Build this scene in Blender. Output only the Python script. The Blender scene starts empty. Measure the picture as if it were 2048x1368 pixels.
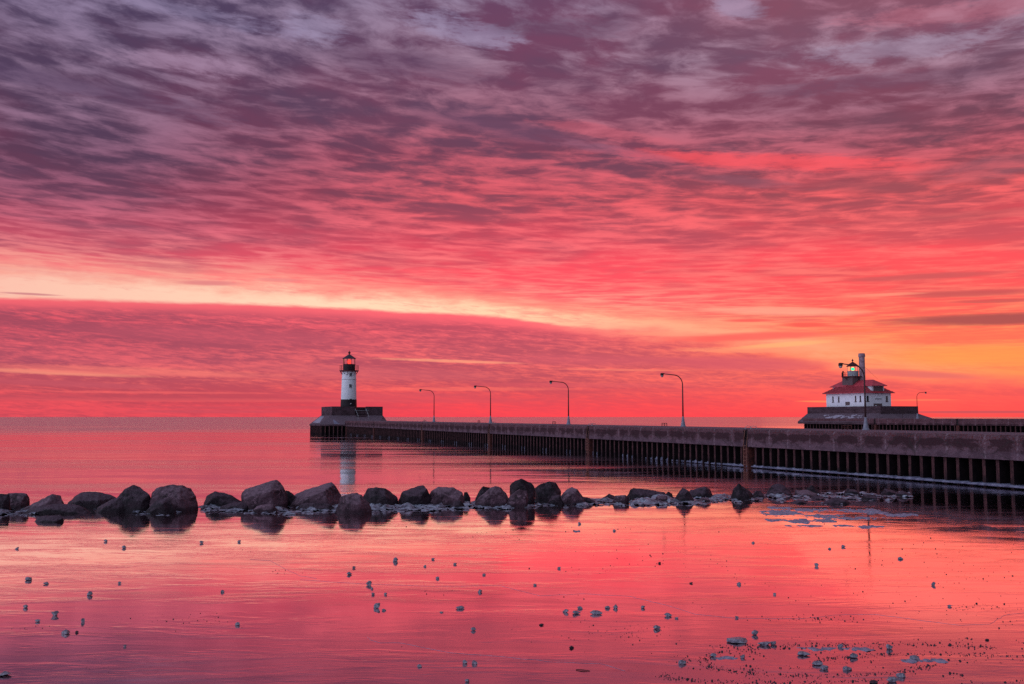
import bpy, bmesh, math, random
from mathutils import Vector, noise as mnoise

random.seed(7)
SC = bpy.context.scene
COL = SC.collection

# ------------------------------------------------------------------ camera
F = 1900.0                 # focal length in photo pixels (2048 wide)
CH = 3.7                   # eye height over the water
PITCH = math.atan(150.0 / F)
cam_d = bpy.data.cameras.new("camera")
cam_d.sensor_width = 36.0
cam_d.lens = F * 36.0 / 2048.0
cam_d.clip_start = 0.1
cam_d.clip_end = 90000.0
cam = bpy.data.objects.new("camera", cam_d)
COL.objects.link(cam)
cam.location = (0, 0, CH)
cam.rotation_euler = (math.pi / 2 + PITCH, 0, 0)
SC.camera = cam
SC.view_settings.view_transform = 'Standard'
SC.view_settings.look = 'None'
SC.view_settings.exposure = 0.0
SC.view_settings.gamma = 1.0


def ray(px, py):
    cx, cy = (px - 1024.0) / F, (684.0 - py) / F
    c, s = math.cos(PITCH), math.sin(PITCH)
    return Vector((cx, c - s * cy, s + c * cy))


def G(px, py, h=0.0):
    """point of the level h seen at a pixel of the photograph"""
    r = ray(px, py)
    return Vector((0, 0, CH)) + r * ((h - CH) / r.z)


def AE(px, py):
    """azimuth and slope of a sky direction"""
    r = ray(px, py)
    return math.atan2(r.x, r.y), r.z / math.hypot(r.x, r.y)


def proj(p):
    c, s = math.cos(PITCH), math.sin(PITCH)
    x, y, z = p[0], p[1], p[2] - CH
    d = y * c + z * s
    u = z * c - y * s
    return 1024 + F * x / d, 684 - F * u / d


def lin(c):
    o = []
    for v in c:
        v = v / 255.0
        o.append(v / 12.92 if v <= 0.04045 else ((v + 0.055) / 1.055) ** 2.4)
    return (o[0], o[1], o[2], 1.0)


# ------------------------------------------------------------------ node helper
class NT:
    def __init__(self, tree):
        self.t = tree
        self.n = tree.nodes
        self.l = tree.links

    def node(self, kind, **kw):
        n = self.n.new(kind)
        for k, v in kw.items():
            setattr(n, k, v)
        return n

    def put(self, sock, v):
        if isinstance(v, S):
            self.l.new(v.s, sock)
        elif v is not None:
            sock.default_value = v

    def math(self, op, a, b=None, c=None, clamp=False):
        n = self.node('ShaderNodeMath', operation=op, use_clamp=clamp)
        self.put(n.inputs[0], a)
        self.put(n.inputs[1], b)
        self.put(n.inputs[2], c)
        return S(self, n.outputs[0])

    def step(self, v, lo, hi, a=0.0, b=1.0, smooth=True):
        n = self.node('ShaderNodeMapRange', interpolation_type='SMOOTHSTEP' if smooth else 'LINEAR', clamp=True)
        self.put(n.inputs[0], v)
        self.put(n.inputs[1], lo)
        self.put(n.inputs[2], hi)
        self.put(n.inputs[3], a)
        self.put(n.inputs[4], b)
        return S(self, n.outputs[0])

    def mix(self, f, a, b, mode='MIX'):
        n = self.node('ShaderNodeMix', data_type='RGBA', blend_type=mode)
        n.clamp_factor = True
        self.put(n.inputs[0], f)
        self.put(n.inputs[6], a)
        self.put(n.inputs[7], b)
        return S(self, n.outputs[2])

    def xyz(self, x, y, z):
        n = self.node('ShaderNodeCombineXYZ')
        self.put(n.inputs[0], x)
        self.put(n.inputs[1], y)
        self.put(n.inputs[2], z)
        return S(self, n.outputs[0])

    def sep(self, v):
        n = self.node('ShaderNodeSeparateXYZ')
        self.put(n.inputs[0], v)
        return [S(self, n.outputs[i]) for i in range(3)]

    def noise(self, vec, scale=1.0, detail=4.0, rough=0.5, dist=0.0, color=False):
        n = self.node('ShaderNodeTexNoise')
        self.put(n.inputs['Vector'], vec)
        self.put(n.inputs['Scale'], scale)
        self.put(n.inputs['Detail'], detail)
        self.put(n.inputs['Roughness'], rough)
        self.put(n.inputs['Distortion'], dist)
        return S(self, n.outputs['Color' if color else 'Fac'])

    def voronoi(self, vec, scale=1.0, feature='F1', out='Distance'):
        n = self.node('ShaderNodeTexVoronoi', feature=feature)
        self.put(n.inputs['Vector'], vec)
        self.put(n.inputs['Scale'], scale)
        return S(self, n.outputs[out])

    def ramp(self, fac, stops, mode='LINEAR'):
        n = self.node('ShaderNodeValToRGB')
        cr = n.color_ramp
        cr.interpolation = mode
        stops = sorted(stops, key=lambda q: q[0])
        cr.elements[0].position = stops[0][0]
        cr.elements[0].color = stops[0][1]
        cr.elements[1].position = stops[-1][0]
        cr.elements[1].color = stops[-1][1]
        for p, c in stops[1:-1]:
            e = cr.elements.new(p)
            e.color = c
        self.put(n.inputs[0], fac)
        return S(self, n.outputs[0])

    def bump(self, h, dist, strength=1.0, normal=None):
        n = self.node('ShaderNodeBump')
        self.put(n.inputs['Height'], h)
        n.inputs['Distance'].default_value = dist
        n.inputs['Strength'].default_value = strength
        if normal is not None:
            self.put(n.inputs['Normal'], normal)
        return S(self, n.outputs[0])


class S:
    def __init__(self, g, s):
        self.g, self.s = g, s

    def __add__(self, o): return self.g.math('ADD', self, o)
    def __radd__(self, o): return self.g.math('ADD', o, self)
    def __sub__(self, o): return self.g.math('SUBTRACT', self, o)
    def __rsub__(self, o): return self.g.math('SUBTRACT', o, self)
    def __mul__(self, o): return self.g.math('MULTIPLY', self, o)
    def __rmul__(self, o): return self.g.math('MULTIPLY', o, self)
    def __truediv__(self, o): return self.g.math('DIVIDE', self, o)
    def __rtruediv__(self, o): return self.g.math('DIVIDE', o, self)
    def __neg__(self): return self.g.math('MULTIPLY', self, -1.0)
    def pow(self, o): return self.g.math('POWER', self, o)
    def max(self, o): return self.g.math('MAXIMUM', self, o)
    def min(self, o): return self.g.math('MINIMUM', self, o)
    def abs(self): return self.g.math('ABSOLUTE', self)


# ------------------------------------------------------------------ sky (dawn cloud deck, drawn by direction only)
SUN_AZ = AE(1900, 834)[0]
W = bpy.data.worlds.new("World")
SC.world = W
W.use_nodes = True
W.node_tree.nodes.clear()
g = NT(W.node_tree)
tc = g.node('ShaderNodeTexCoord')
x, y, z = g.sep(S(g, tc.outputs['Generated']))
zc = z.max(0.0)
hyp = g.math('SQRT', x * x + y * y).max(0.0005)
a = g.math('ARCTAN2', x, y)
e = zc / hyp
EMAX = 0.6

# cloud deck coordinates: rows that crowd together towards the horizon, tilted a little
qx = a * (1.25 + 0.34 / (e + 0.12))
qy = 1.0 / (e + 0.05) - a * 0.55
wv = g.noise(g.xyz(qx * 4.0, qy * 4.0, 3.1), 1.0, 3.0, 0.55)
wv2 = g.noise(g.xyz(qx * 4.0, qy * 4.0, 8.1), 1.0, 3.0, 0.55)
wx = qx + (wv - 0.5) * 0.16
wy = qy + (wv2 - 0.5) * 0.14
n_big = g.noise(g.xyz(qx, qy * 0.9, 1.0), 2.2, 2.0, 0.5)
n_mid = g.noise(g.xyz(wx, wy, 0.0), 7.6, 5.0, 0.6)
n_fin = g.noise(g.xyz(wx, wy * 1.15, 7.7), 22.0, 5.0, 0.66)
n_tint = g.noise(g.xyz(qx, qy * 0.8, 21.0), 2.6, 4.0, 0.55)
puff = g.node('ShaderNodeTexVoronoi', feature='SMOOTH_F1')
g.put(puff.inputs['Vector'], g.xyz(wx, wy * 1.1, 4.0))
puff.inputs['Scale'].default_value = 11.0
puff.inputs['Smoothness'].default_value = 0.55
puff = 0.75 - S(g, puff.outputs['Distance'])
cl = n_big * 0.24 + n_mid * 0.36 + n_fin * 0.26 + puff * 0.20
cloud = g.step(cl, 0.335, 0.565)                        # 1 = thick dark cloud, 0 = thin bright

# long streaks that lie low over the lake
sv = g.xyz(a * 3.0, e * 42.0 + a * 2.2, 0.0)
n_str = g.noise(sv, 1.0, 6.0, 0.55, 0.4)
sv2 = g.xyz(a * 48.0, e * 330.0 + a * 24.0, 2.0)
n_rip = g.noise(sv2, 1.0, 6.0, 0.72, 0.4)
low_cloud = g.step(n_str * 0.52 + n_rip * 0.48, 0.36, 0.57)


def column(px, rows):
    L, D = [], []
    for py, lc, dc in rows:
        ee = AE(px, py)[1] / EMAX
        L.append((max(0.0, min(1.0, ee)), lin(lc)))
        D.append((max(0.0, min(1.0, ee)), lin(dc)))
    f = e / EMAX
    return g.ramp(f, L), g.ramp(f, D)


up = {}
up[100] = column(100, [(0, (140, 122, 154), (78, 60, 90)), (150, (146, 118, 146), (84, 60, 88)), (300, (140, 94, 122), (88, 57, 83)),
                       (380, (166, 92, 118), (106, 60, 86)), (440, (215, 106, 128), (150, 74, 98)), (490, (240, 128, 134), (178, 84, 104)),
                       (540, (250, 172, 152), (222, 112, 122)), (590, (255, 205, 172), (235, 130, 130)), (834, (240, 150, 140), (220, 100, 110))])
up[1000] = column(1000, [(0, (152, 132, 160), (90, 68, 98)), (120, (160, 126, 150), (100, 66, 94)), (230, (170, 104, 126), (104, 66, 92)),
                         (310, (204, 94, 112), (112, 62, 86)), (400, (238, 96, 108), (140, 66, 86)), (490, (255, 108, 118), (194, 74, 94)),
                         (560, (255, 122, 122), (240, 82, 98)), (600, (255, 154, 140), (250, 100, 108)), (640, (255, 182, 152), (252, 116, 114)), (834, (255, 150, 120), (240, 90, 95))])
up[1800] = column(1800, [(0, (178, 120, 142), (136, 78, 98)), (80, (170, 142, 164), (116, 78, 102)), (200, (168, 112, 134), (106, 66, 88)),
                         (290, (200, 96, 114), (116, 64, 84)), (370, (250, 98, 104), (156, 70, 84)), (480, (255, 106, 110), (212, 74, 90)),
                         (580, (255, 114, 106), (240, 80, 88)), (640, (255, 134, 100), (244, 92, 88)), (700, (255, 150, 90), (255, 118, 86)), (834, (255, 130, 84), (250, 90, 84))])
lo = {}
lo[100] = column(100, [(560, (240, 110, 118), (190, 88, 108)), (640, (246, 92, 108), (164, 72, 94)), (720, (228, 98, 110), (168, 76, 98)), (750, (250, 116, 112), (186, 78, 96)),
                       (790, (240, 84, 94), (186, 72, 88)), (834, (238, 80, 92), (196, 72, 88))])
lo[1000] = column(1000, [(600, (255, 104, 116), (228, 86, 108)), (650, (255, 100, 114), (192, 76, 98)), (720, (255, 110, 112), (184, 78, 98)), (765, (255, 104, 100), (192, 76, 94)),
                         (800, (255, 76, 86), (218, 74, 90)), (834, (255, 70, 82), (244, 68, 84))])
lo[1800] = column(1800, [(700, (255, 120, 92), (226, 86, 96)), (760, (255, 96, 96), (204, 76, 94)), (790, (255, 82, 88), (226, 70, 88)), (834, (255, 66, 80), (248, 60, 78))])
aL, aC, aR = AE(100, 600)[0], AE(1000, 600)[0], AE(1800, 600)[0]
wL = g.step(a, aC, aL)
wR = g.step(a, aC, aR)


def blend(d, k):
    return g.mix(wR, g.mix(wL, d[1000][k], d[100][k]), d[1800][k])


warm = g.step(n_tint, 0.42, 0.62)
cool = g.step(n_tint, 0.50, 0.34)
dark_u = g.mix(warm * 0.55, blend(up, 1), g.mix(1.0, blend(up, 1), (1.65, 0.92, 0.98, 1), 'MULTIPLY'))
dark_u = g.mix(cool * 0.32, dark_u, g.mix(1.0, dark_u, (0.74, 1.04, 1.10, 1), 'MULTIPLY'))
upper = g.mix(cloud, blend(up, 0), dark_u)


def edge_curve(pts):
    """slope of a cloud edge as a function of azimuth"""
    st = []
    for px, py in pts:
        aa, ee = AE(px, py)
        v = ee / EMAX
        st.append(((aa + 0.8) / 1.6, (v, v, v, 1)))
    r = g.ramp((a + 0.8) / 1.6, st, 'B_SPLINE')
    return r * EMAX


e_low = edge_curve([(-200, 590), (0, 592), (300, 599), (600, 611), (800, 621), (1000, 630), (1180, 655), (1320, 662), (1500, 676), (1620, 716), (1750, 742), (1900, 752), (2200, 765)])
wig = (g.noise(g.xyz(a * 14.0, e * 60.0, 5.0), 1.0, 5.0, 0.6) - 0.5)
dlow = e_low - e + wig * (0.008 + 0.022 * g.step(a, AE(900, 600)[0], AE(1400, 600)[0]))
low_cloud = low_cloud * g.step(dlow, 0.002, 0.016)
lower = g.mix(low_cloud, blend(lo, 0), blend(lo, 1))
m_low = g.step(dlow, -0.0015, 0.0035)
m_low_r = g.step(dlow, -0.012, 0.012)
m_low = g.mix(g.step(a, AE(980, 650)[0], AE(1330, 650)[0]), m_low, m_low_r)

# pale clear band under the deck
e_top = edge_curve([(-200, 490), (0, 505), (300, 520), (600, 545), (800, 562), (1000, 584), (1300, 615), (1600, 645), (1800, 668), (2200, 690)])
t_band = (e_top - e + wig * 0.02) / (e_top - e_low).max(0.004)
band_f = g.step(t_band, -0.25, 0.75)
band_c = g.ramp((a + 0.8) / 1.6, [((AE(px, 600)[0] + 0.8) / 1.6, lin(c)) for px, c in
                [(0, (252, 194, 174)), (350, (255, 206, 180)), (700, (255, 218, 184)), (1000, (255, 214, 174)), (1300, (255, 182, 144)), (1550, (255, 164, 128)), (1750, (255, 154, 112)), (2048, (255, 138, 86))]])
band_break = g.step(n_rip * 0.45 + n_str * 0.55, 0.47, 0.62)
band_f = band_f * (1.0 - band_break * 0.5)
peach = g.ramp((a + 0.8) / 1.6, [((AE(px, 600)[0] + 0.8) / 1.6, lin(c)) for px, c in [(0, (250, 160, 146)), (700, (255, 162, 142)), (1300, (255, 158, 128)), (1750, (255, 146, 108)), (2048, (255, 138, 84))]])
band_c = g.mix(g.step(t_band + wig * 0.8, 0.25, 0.85), peach, band_c)
sky = g.mix(band_f, upper, band_c)
sky = g.mix(m_low, sky, lower)


def streak(px, py, wpx, hpx, slope, color, amt, rag=1.0, sky_in=None):
    """one named cloud or gap: soft ellipse in azimuth and slope, its rim broken by the cloud noise"""
    a0, e0 = AE(px, py)
    wa, we = wpx / F * 0.95, hpx / F * 0.95
    da = (a - a0)
    de = e - e0 + da * slope
    r2 = (da / wa) * (da / wa) + (de / we) * (de / we)
    rim = (n_str * 0.5 + n_rip * 0.5) if py >= 540 else (n_mid * 0.45 + n_rip * 0.3 + n_fin * 0.25)
    r2 = r2 + (rim - 0.5) * 5.0 * rag
    f = g.step(r2, 1.25, 0.0) * (amt * 0.85)
    return g.mix(f, sky_in, lin(color))


for args in [
    (1520, 322, 340, 20, 0.11, (255, 84, 94), 0.81, 0.96),       # red wedge
    (1480, 362, 150, 12, 0.16, (140, 84, 104), 0.59, 0.96),
    (1030, 262, 230, 24, 0.19, (112, 72, 100), 0.64, 0.96),      # slanting dark ridge
    (1250, 306, 150, 14, 0.22, (150, 96, 122), 0.51, 0.96),
    (1190, 262, 150, 16, 0.2, (214, 100, 118), 0.47, 1.20),
    (420, 30, 260, 22, 0.10, (150, 138, 174), 0.40, 1.56),
    (930, 60, 130, 36, 0.2, (160, 148, 182), 0.59, 1.44),
    (370, 128, 150, 22, 0.0, (172, 138, 168), 0.51, 1.44),
    (640, 60, 70, 40, 0.2, (160, 148, 182), 0.47, 1.44),
    (60, 155, 150, 22, 0.1, (92, 72, 104), 0.51, 1.20),
    (300, 205, 260, 22, 0.12, (92, 68, 98), 0.55, 1.20),
    (820, 130, 190, 34, 0.12, (98, 68, 98), 0.59, 1.20),
    (1110, 55, 170, 26, 0.06, (96, 70, 98), 0.55, 1.20),
    (1480, 15, 60, 26, 0.2, (168, 158, 190), 0.51, 1.20),
    (1830, 95, 220, 24, 0.02, (160, 142, 168), 0.51, 1.44),
    (1900, 25, 220, 26, 0.05, (186, 104, 124), 0.51, 1.44),
    (1760, 165, 260, 20, 0.03, (104, 72, 98), 0.51, 1.20),
    (1760, 240, 120, 18, 0.05, (122, 70, 92), 0.51, 1.20),
    (2010, 330, 150, 26, -0.05, (132, 84, 102), 0.51, 1.20),
    (1720, 372, 130, 14, 0.1, (160, 78, 92), 0.47, 1.20),
    (1960, 430, 170, 10, 0.02, (180, 82, 92), 0.47, 1.20),
    (1950, 674, 190, 15, 0.0, (255, 98, 86), 0.95, 0.8),
    (2000, 638, 230, 13, 0.02, (166, 70, 80), 1.26, 0.25),       # dark streak at the right over the orange
    (1930, 587, 150, 7, 0.02, (196, 76, 86), 1.03, 0.33),
    (1850, 553, 170, 6, 0.0, (200, 80, 90), 0.92, 0.39),
    (1990, 602, 90, 5, 0.02, (186, 74, 84), 0.92, 0.33),
    (1760, 590, 90, 4, 0.0, (255, 150, 126), 0.80, 0.44),
    (1500, 641, 60, 4, 0.02, (250, 92, 90), 1.15, 0.28),         # red wisps in the orange gap
    (1610, 650, 60, 6, 0.03, (246, 88, 84), 1.26, 0.28),
    (1520, 672, 200, 10, -0.02, (255, 92, 92), 1.03, 0.33),
    (1700, 662, 70, 4, -0.02, (255, 110, 86), 1.15, 0.28),
    (1560, 622, 190, 10, 0.05, (255, 172, 146), 0.80, 0.28),
    (1560, 690, 110, 6, -0.06, (255, 176, 120), 0.92, 0.39),
    (420, 566, 70, 6, -0.02, (222, 120, 126), 0.86, 0.39),
    (560, 560, 60, 5, 0.0, (232, 130, 132), 0.69, 0.44),
    (60, 588, 60, 2.5, 0.0, (190, 100, 118), 0.80, 0.28),
    (430, 670, 330, 20, 0.02, (196, 84, 104), 0.63, 0.55),
    (900, 722, 170, 3.5, 0.03, (255, 160, 128), 0.86, 0.44),
    (760, 745, 320, 16, 0.03, (206, 92, 106), 0.69, 0.39),
    (120, 745, 190, 6, 0.03, (255, 150, 126), 0.92, 0.39),
    (140, 768, 220, 7, 0.03, (196, 84, 100), 0.86, 0.33),
    (480, 752, 420, 5, 0.01, (214, 92, 104), 0.7, 0.5),
    (760, 790, 300, 5, 0.0, (208, 80, 96), 0.6, 0.4),
    (330, 785, 260, 3, 0.0, (250, 104, 104), 0.6, 0.4),
    (560, 815, 300, 4, 0.0, (198, 78, 94), 0.6, 0.4),
    (1250, 740, 160, 2.5, 0.02, (255, 130, 112), 0.6, 0.5),
    (1150, 770, 260, 6, 0.01, (220, 86, 100), 0.6, 0.5),
    (1300, 780, 200, 4, 0.0, (226, 78, 92), 0.6, 0.4),
    (250, 742, 330, 9, 0.02, (250, 124, 116), 0.7, 0.6),
    (420, 800, 380, 5, 0.0, (246, 96, 100), 0.7, 0.5),
    (950, 778, 240, 5, 0.0, (255, 112, 104), 0.6, 0.5),
    (1500, 700, 150, 7, 0.02, (255, 150, 116), 0.7, 0.6),
    (1330, 668, 120, 5, 0.03, (255, 150, 124), 0.7, 0.6),
    (200, 795, 600, 7, 0.0, (192, 76, 92), 0.69, 0.33),
    (430, 823, 190, 4, 0.0, (200, 80, 96), 0.69, 0.33),
    (850, 800, 300, 8, 0.0, (216, 80, 94), 0.57, 0.39),
    (1180, 720, 260, 14, 0.02, (214, 88, 106), 0.63, 0.44),
    (1480, 727, 190, 17, 0.03, (212, 84, 104), 0.92, 0.33),       # mauve bank left of the south light
    (1830, 748, 140, 9, 0.08, (212, 92, 104), 0.98, 0.19),      # long lens of cloud right of it
    (1960, 824, 190, 3.2, 0.0, (176, 66, 92), 0.98, 0.14),      # thin bar on the horizon
    (1640, 803, 50, 2.2, 0.02, (255, 128, 92), 1.03, 0.17),
    (1840, 800, 70, 2.0, 0.0, (255, 120, 96), 0.69, 0.22),
    (1960, 712, 190, 22, 0.02, (255, 150, 78), 0.75, 0.28),
]:
    sky = streak(*args, sky_in=sky)

# the half of the sky behind the viewer: brightening blue-grey morning sky; overhead: the lavender deck goes on
back = g.step(a.abs(), 0.75, 1.55)
back_c = g.ramp(e / 3.0, [(0.0, (0.16, 0.15, 0.21, 1)), (0.025, (0.18, 0.17, 0.24, 1)), (0.06, (0.60, 0.62, 0.80, 1)), (0.2, (0.66, 0.74, 0.98, 1)), (0.45, (0.46, 0.50, 0.68, 1)), (1.0, (0.22, 0.21, 0.30, 1))])
# unseen back sky shaped to model forms: hills dark low down, left quarter brighter
side = g.step(g.math('SINE', a), 0.7, -0.8, 0.22, 1.55)
back_c = g.mix(1.0, back_c, g.xyz(side, side, side), 'MULTIPLY')
sky = g.mix(back, sky, back_c)
zen = g.step(e, 0.55, 1.3)
sky = g.mix(zen * (1.0 - back), sky, g.mix(cloud, (0.30, 0.27, 0.38, 1), (0.12, 0.08, 0.13, 1)))

bg = g.node('ShaderNodeBackground')
g.put(bg.inputs[0], sky)
bg.inputs[1].default_value = 1.0
nish = g.node('ShaderNodeTexSky', sky_type='NISHITA')
nish.sun_disc = False
nish.sun_elevation = math.radians(1.5)
nish.sun_rotation = SUN_AZ
bg2 = g.node('ShaderNodeBackground')
g.l.new(nish.outputs[0], bg2.inputs[0])
bg2.inputs[1].default_value = 0.004          # clear air above the cloud deck, faint at this hour
add = g.node('ShaderNodeAddShader')
g.l.new(bg.outputs[0], add.inputs[0])
g.l.new(bg2.outputs[0], add.inputs[1])
wout = g.node('ShaderNodeOutputWorld')
g.l.new(add.outputs[0], wout.inputs[0])
W.cycles.sampling_method = 'MANUAL'
W.cycles.sample_map_resolution = 512

SC.cycles.use_denoising = False
# ------------------------------------------------------------------ sun, still in the cloud on the horizon
sd = bpy.data.lights.new("sun", 'SUN')
sd.energy = 0.03
sd.angle = math.radians(20)
sd.color = (1.0, 0.30, 0.16)
so = bpy.data.objects.new("sun", sd)
COL.objects.link(so)
so.rotation_euler = Vector((-math.sin(SUN_AZ), -math.cos(SUN_AZ), -math.tan(math.radians(1.5)))).to_track_quat('-Z', 'Y').to_euler()


# ------------------------------------------------------------------ materials
MATS = {}


def mat(name, build):
    m = bpy.data.materials.new(name)
    m.use_nodes = True
    m.node_tree.nodes.clear()
    gg = NT(m.node_tree)
    out = gg.node('ShaderNodeOutputMaterial')
    b = gg.node('ShaderNodeBsdfPrincipled')
    gg.l.new(b.outputs[0], out.inputs[0])
    build(gg, b, out)
    MATS[name] = m
    return m


def oc(gg):
    return S(gg, gg.node('ShaderNodeTexCoord').outputs['Object'])


def up_facing(gg):
    n = gg.node('ShaderNodeNewGeometry')
    return gg.sep(S(gg, n.outputs['Normal']))[2]


def simple(name, c1, c2, scale=3.0, rough=0.7, metal=0.0, bump=0.0, bscale=None, lit_top=0.0, spec=0.3, detail=6.0):
    def build(gg, b, out):
        o = oc(gg)
        n = gg.noise(o, scale, detail, 0.6)
        c = gg.mix(gg.step(n, 0.35, 0.65), c1, c2)
        if lit_top:
            f = gg.step(up_facing(gg) + (gg.noise(o, scale * 2.3, 5.0, 0.6) - 0.5) * 0.9, 0.75, 1.0) * lit_top
            c = gg.mix(f, c, (0.36, 0.36, 0.42, 1))
        gg.put(b.inputs['Base Color'], c)
        b.inputs['Roughness'].default_value = rough
        b.inputs['Metallic'].default_value = metal
        b.inputs['Specular IOR Level'].default_value = spec
        if bump:
            gg.put(b.inputs['Normal'], gg.bump(gg.noise(o, bscale or scale * 4, 7.0, 0.6), bump))
    return mat(name, build)


def C3(r, g_, b_):
    return (r, g_, b_, 1.0)


def build_concrete(joints, red):
    def build(gg, b, out):
        o = oc(gg)
        ox, oy, oz = gg.sep(o)
        big = gg.noise(gg.xyz(ox, oy * 0.6, oz * 1.6), 0.9, 7.0, 0.72)
        fine = gg.noise(o, 9.0, 8.0, 0.72)
        c = gg.mix(gg.step(big, 0.32, 0.66), C3(0.056, 0.033, 0.043) if joints else C3(0.036, 0.023, 0.031), C3(0.145, 0.082, 0.102) if joints else C3(0.105, 0.066, 0.084))
        hi_red = gg.step(oz, 1.9, 2.7) if joints else 0.5
        speck = gg.step(fine, 0.47, 0.57)
        c = gg.mix(speck * (hi_red * 0.6 + 0.3), c, C3(0.062 + red, 0.024, 0.024))
        c = gg.mix(gg.step(gg.noise(o, 13.0, 6.0, 0.72), 0.54, 0.66) * 0.65, c, C3(0.25, 0.185, 0.21))
        if joints:
            # vertical pour joints with pale lime runs, uneven spacing
            w = oy + (gg.noise(gg.xyz(0.0, oy * 0.05, 0.0), 3.0, 2.0) - 0.5) * 2.0
            j = gg.math('PINGPONG', w, 1.12)
            jn = gg.noise(gg.xyz(oy * 1.2, oy * 1.2, oz * 3.0), 2.0, 4.0, 0.6)
            line = gg.step(j, 0.10, 0.02) * gg.step(jn, 0.42, 0.62)
            c = gg.mix(line * 0.6, c, C3(0.30, 0.22, 0.25))
            # dark damp stains in the middle of each panel
            sn = gg.noise(gg.xyz(ox, oy * 0.8, oz * 1.4), 1.4, 6.0, 0.65)
            st = gg.step(sn + gg.step(j, 0.0, 0.6) * 0.16 + gg.step(oz, 2.0, 2.2) * 0.12 - gg.step(oz, 2.45, 2.65) * 0.3, 0.60, 0.72)
            c = gg.mix(st * 0.85, c, C3(0.040, 0.017, 0.022))
            pale = gg.step(oz + (sn - 0.5) * 0.5, 2.05, 1.75)
            c = gg.mix(pale * 0.35, c, C3(0.165, 0.110, 0.145))
            crk = gg.voronoi(gg.xyz(ox, oy * 0.7 + (fine - 0.5) * 0.4, oz), 0.8, 'DISTANCE_TO_EDGE')
            c = gg.mix(gg.step(crk, 0.022, 0.006) * 0.6, c, C3(0.04, 0.03, 0.03))
        f = gg.step(up_facing(gg) + (gg.noise(o, 4.0, 5.0, 0.6) - 0.5) * 1.1, 0.70, 1.0) * 0.45
        c = gg.mix(f, c, C3(0.24, 0.19, 0.24))
        gg.put(b.inputs['Base Color'], c)
        b.inputs['Roughness'].default_value = 0.9
        b.inputs['Specular IOR Level'].default_value = 0.15
        gg.put(b.inputs['Normal'], gg.bump(fine + big * 0.7, 0.05))
    return build


mat('pier_concrete', build_concrete(True, 0.05))
mat('base_concrete', build_concrete(False, 0.0))


def build_piling(gg, b, out):
    o = oc(gg)
    ox, oy, oz = gg.sep(o)
    n = gg.noise(gg.xyz(ox * 2.0, oy * 2.0, oz * 0.8), 3.0, 6.0, 0.65)
    c = gg.mix(gg.step(n, 0.35, 0.65), C3(0.034, 0.014, 0.016), C3(0.100, 0.038, 0.040))
    # black wet tide band next to the water
    c = gg.mix(gg.step(oz + (n - 0.5) * 0.3, 0.62, 0.30) * 0.6, c, C3(0.012, 0.010, 0.013))
    gg.put(b.inputs['Base Color'], c)
    b.inputs['Roughness'].default_value = 0.75
    b.inputs['Specular IOR Level'].default_value = 0.2
    gg.put(b.inputs['Normal'], gg.bump(n, 0.02))


mat('rusty_piling', build_piling)
simple('shaded_pan_steel', C3(0.006, 0.004, 0.006), C3(0.014, 0.008, 0.010), 3.0, 0.8, spec=0.1)  # near-black for the piling pans, their shade put into the colour
simple('rust_orange', C3(0.032, 0.010, 0.010), C3(0.105, 0.026, 0.020), 5.0, 0.8, bump=0.01)
simple('ladder_rust', C3(0.16, 0.06, 0.045), C3(0.26, 0.12, 0.09), 6.0, 0.8)
simple('dark_steel', C3(0.012, 0.009, 0.011), C3(0.028, 0.018, 0.018), 6.0, 0.6)
simple('white_paint', C3(0.70, 0.74, 0.80), C3(0.80, 0.82, 0.86), 1.3, 0.6, bump=0.004, bscale=20)
simple('black_paint', C3(0.010, 0.007, 0.011), C3(0.024, 0.015, 0.020), 2.0, 0.55)
simple('dark_red_paint', C3(0.055, 0.010, 0.014), C3(0.10, 0.016, 0.020), 3.0, 0.55)
simple('roof_dark', C3(0.035, 0.026, 0.040), C3(0.065, 0.045, 0.060), 3.0, 0.5)
simple('grey_paint', C3(0.28, 0.30, 0.33), C3(0.40, 0.41, 0.43), 3.0, 0.6)
simple('window_dark', C3(0.012, 0.010, 0.014), C3(0.02, 0.017, 0.02), 2.0, 0.25, spec=0.5)
simple('shutter', C3(0.10, 0.07, 0.075), C3(0.15, 0.10, 0.105), 6.0, 0.7)
simple('lamp_metal', C3(0.045, 0.022, 0.026), C3(0.085, 0.038, 0.040), 4.0, 0.55)
simple('lamp_base_paint', C3(0.20, 0.20, 0.26), C3(0.30, 0.30, 0.37), 5.0, 0.65)
simple('lamp_bowl', C3(0.30, 0.26, 0.28), C3(0.36, 0.30, 0.31), 2.0, 0.3)
simple('twig', C3(0.02, 0.012, 0.012), C3(0.04, 0.022, 0.02), 8.0, 0.8)
simple('snow', C3(0.26, 0.24, 0.31), C3(0.42, 0.39, 0.47), 4.0, 0.8, bump=0.03)
simple('stack_paint', C3(0.22, 0.13, 0.16), C3(0.38, 0.26, 0.31), 2.2, 0.7, bump=0.01)


def build_south_wall(gg, b, out):
    o = oc(gg)
    ox, oy, oz = gg.sep(o)
    n = gg.noise(o, 1.2, 5.0, 0.6)
    c = gg.mix(gg.step(n, 0.3, 0.7), C3(0.72, 0.73, 0.80), C3(0.82, 0.82, 0.88))
    # flaked paint low on the wall
    fl = gg.step(gg.noise(gg.xyz(ox, oy, oz * 1.6), 2.4, 6.0, 0.7) + gg.step(oz, 1.5, 0.5) * 0.10, 0.63, 0.70)
    c = gg.mix(fl * 0.85, c, C3(0.16, 0.11, 0.11))
    gg.put(b.inputs['Base Color'], c)
    b.inputs['Roughness'].default_value = 0.7


mat('flaking_white_wall', build_south_wall)


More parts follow.
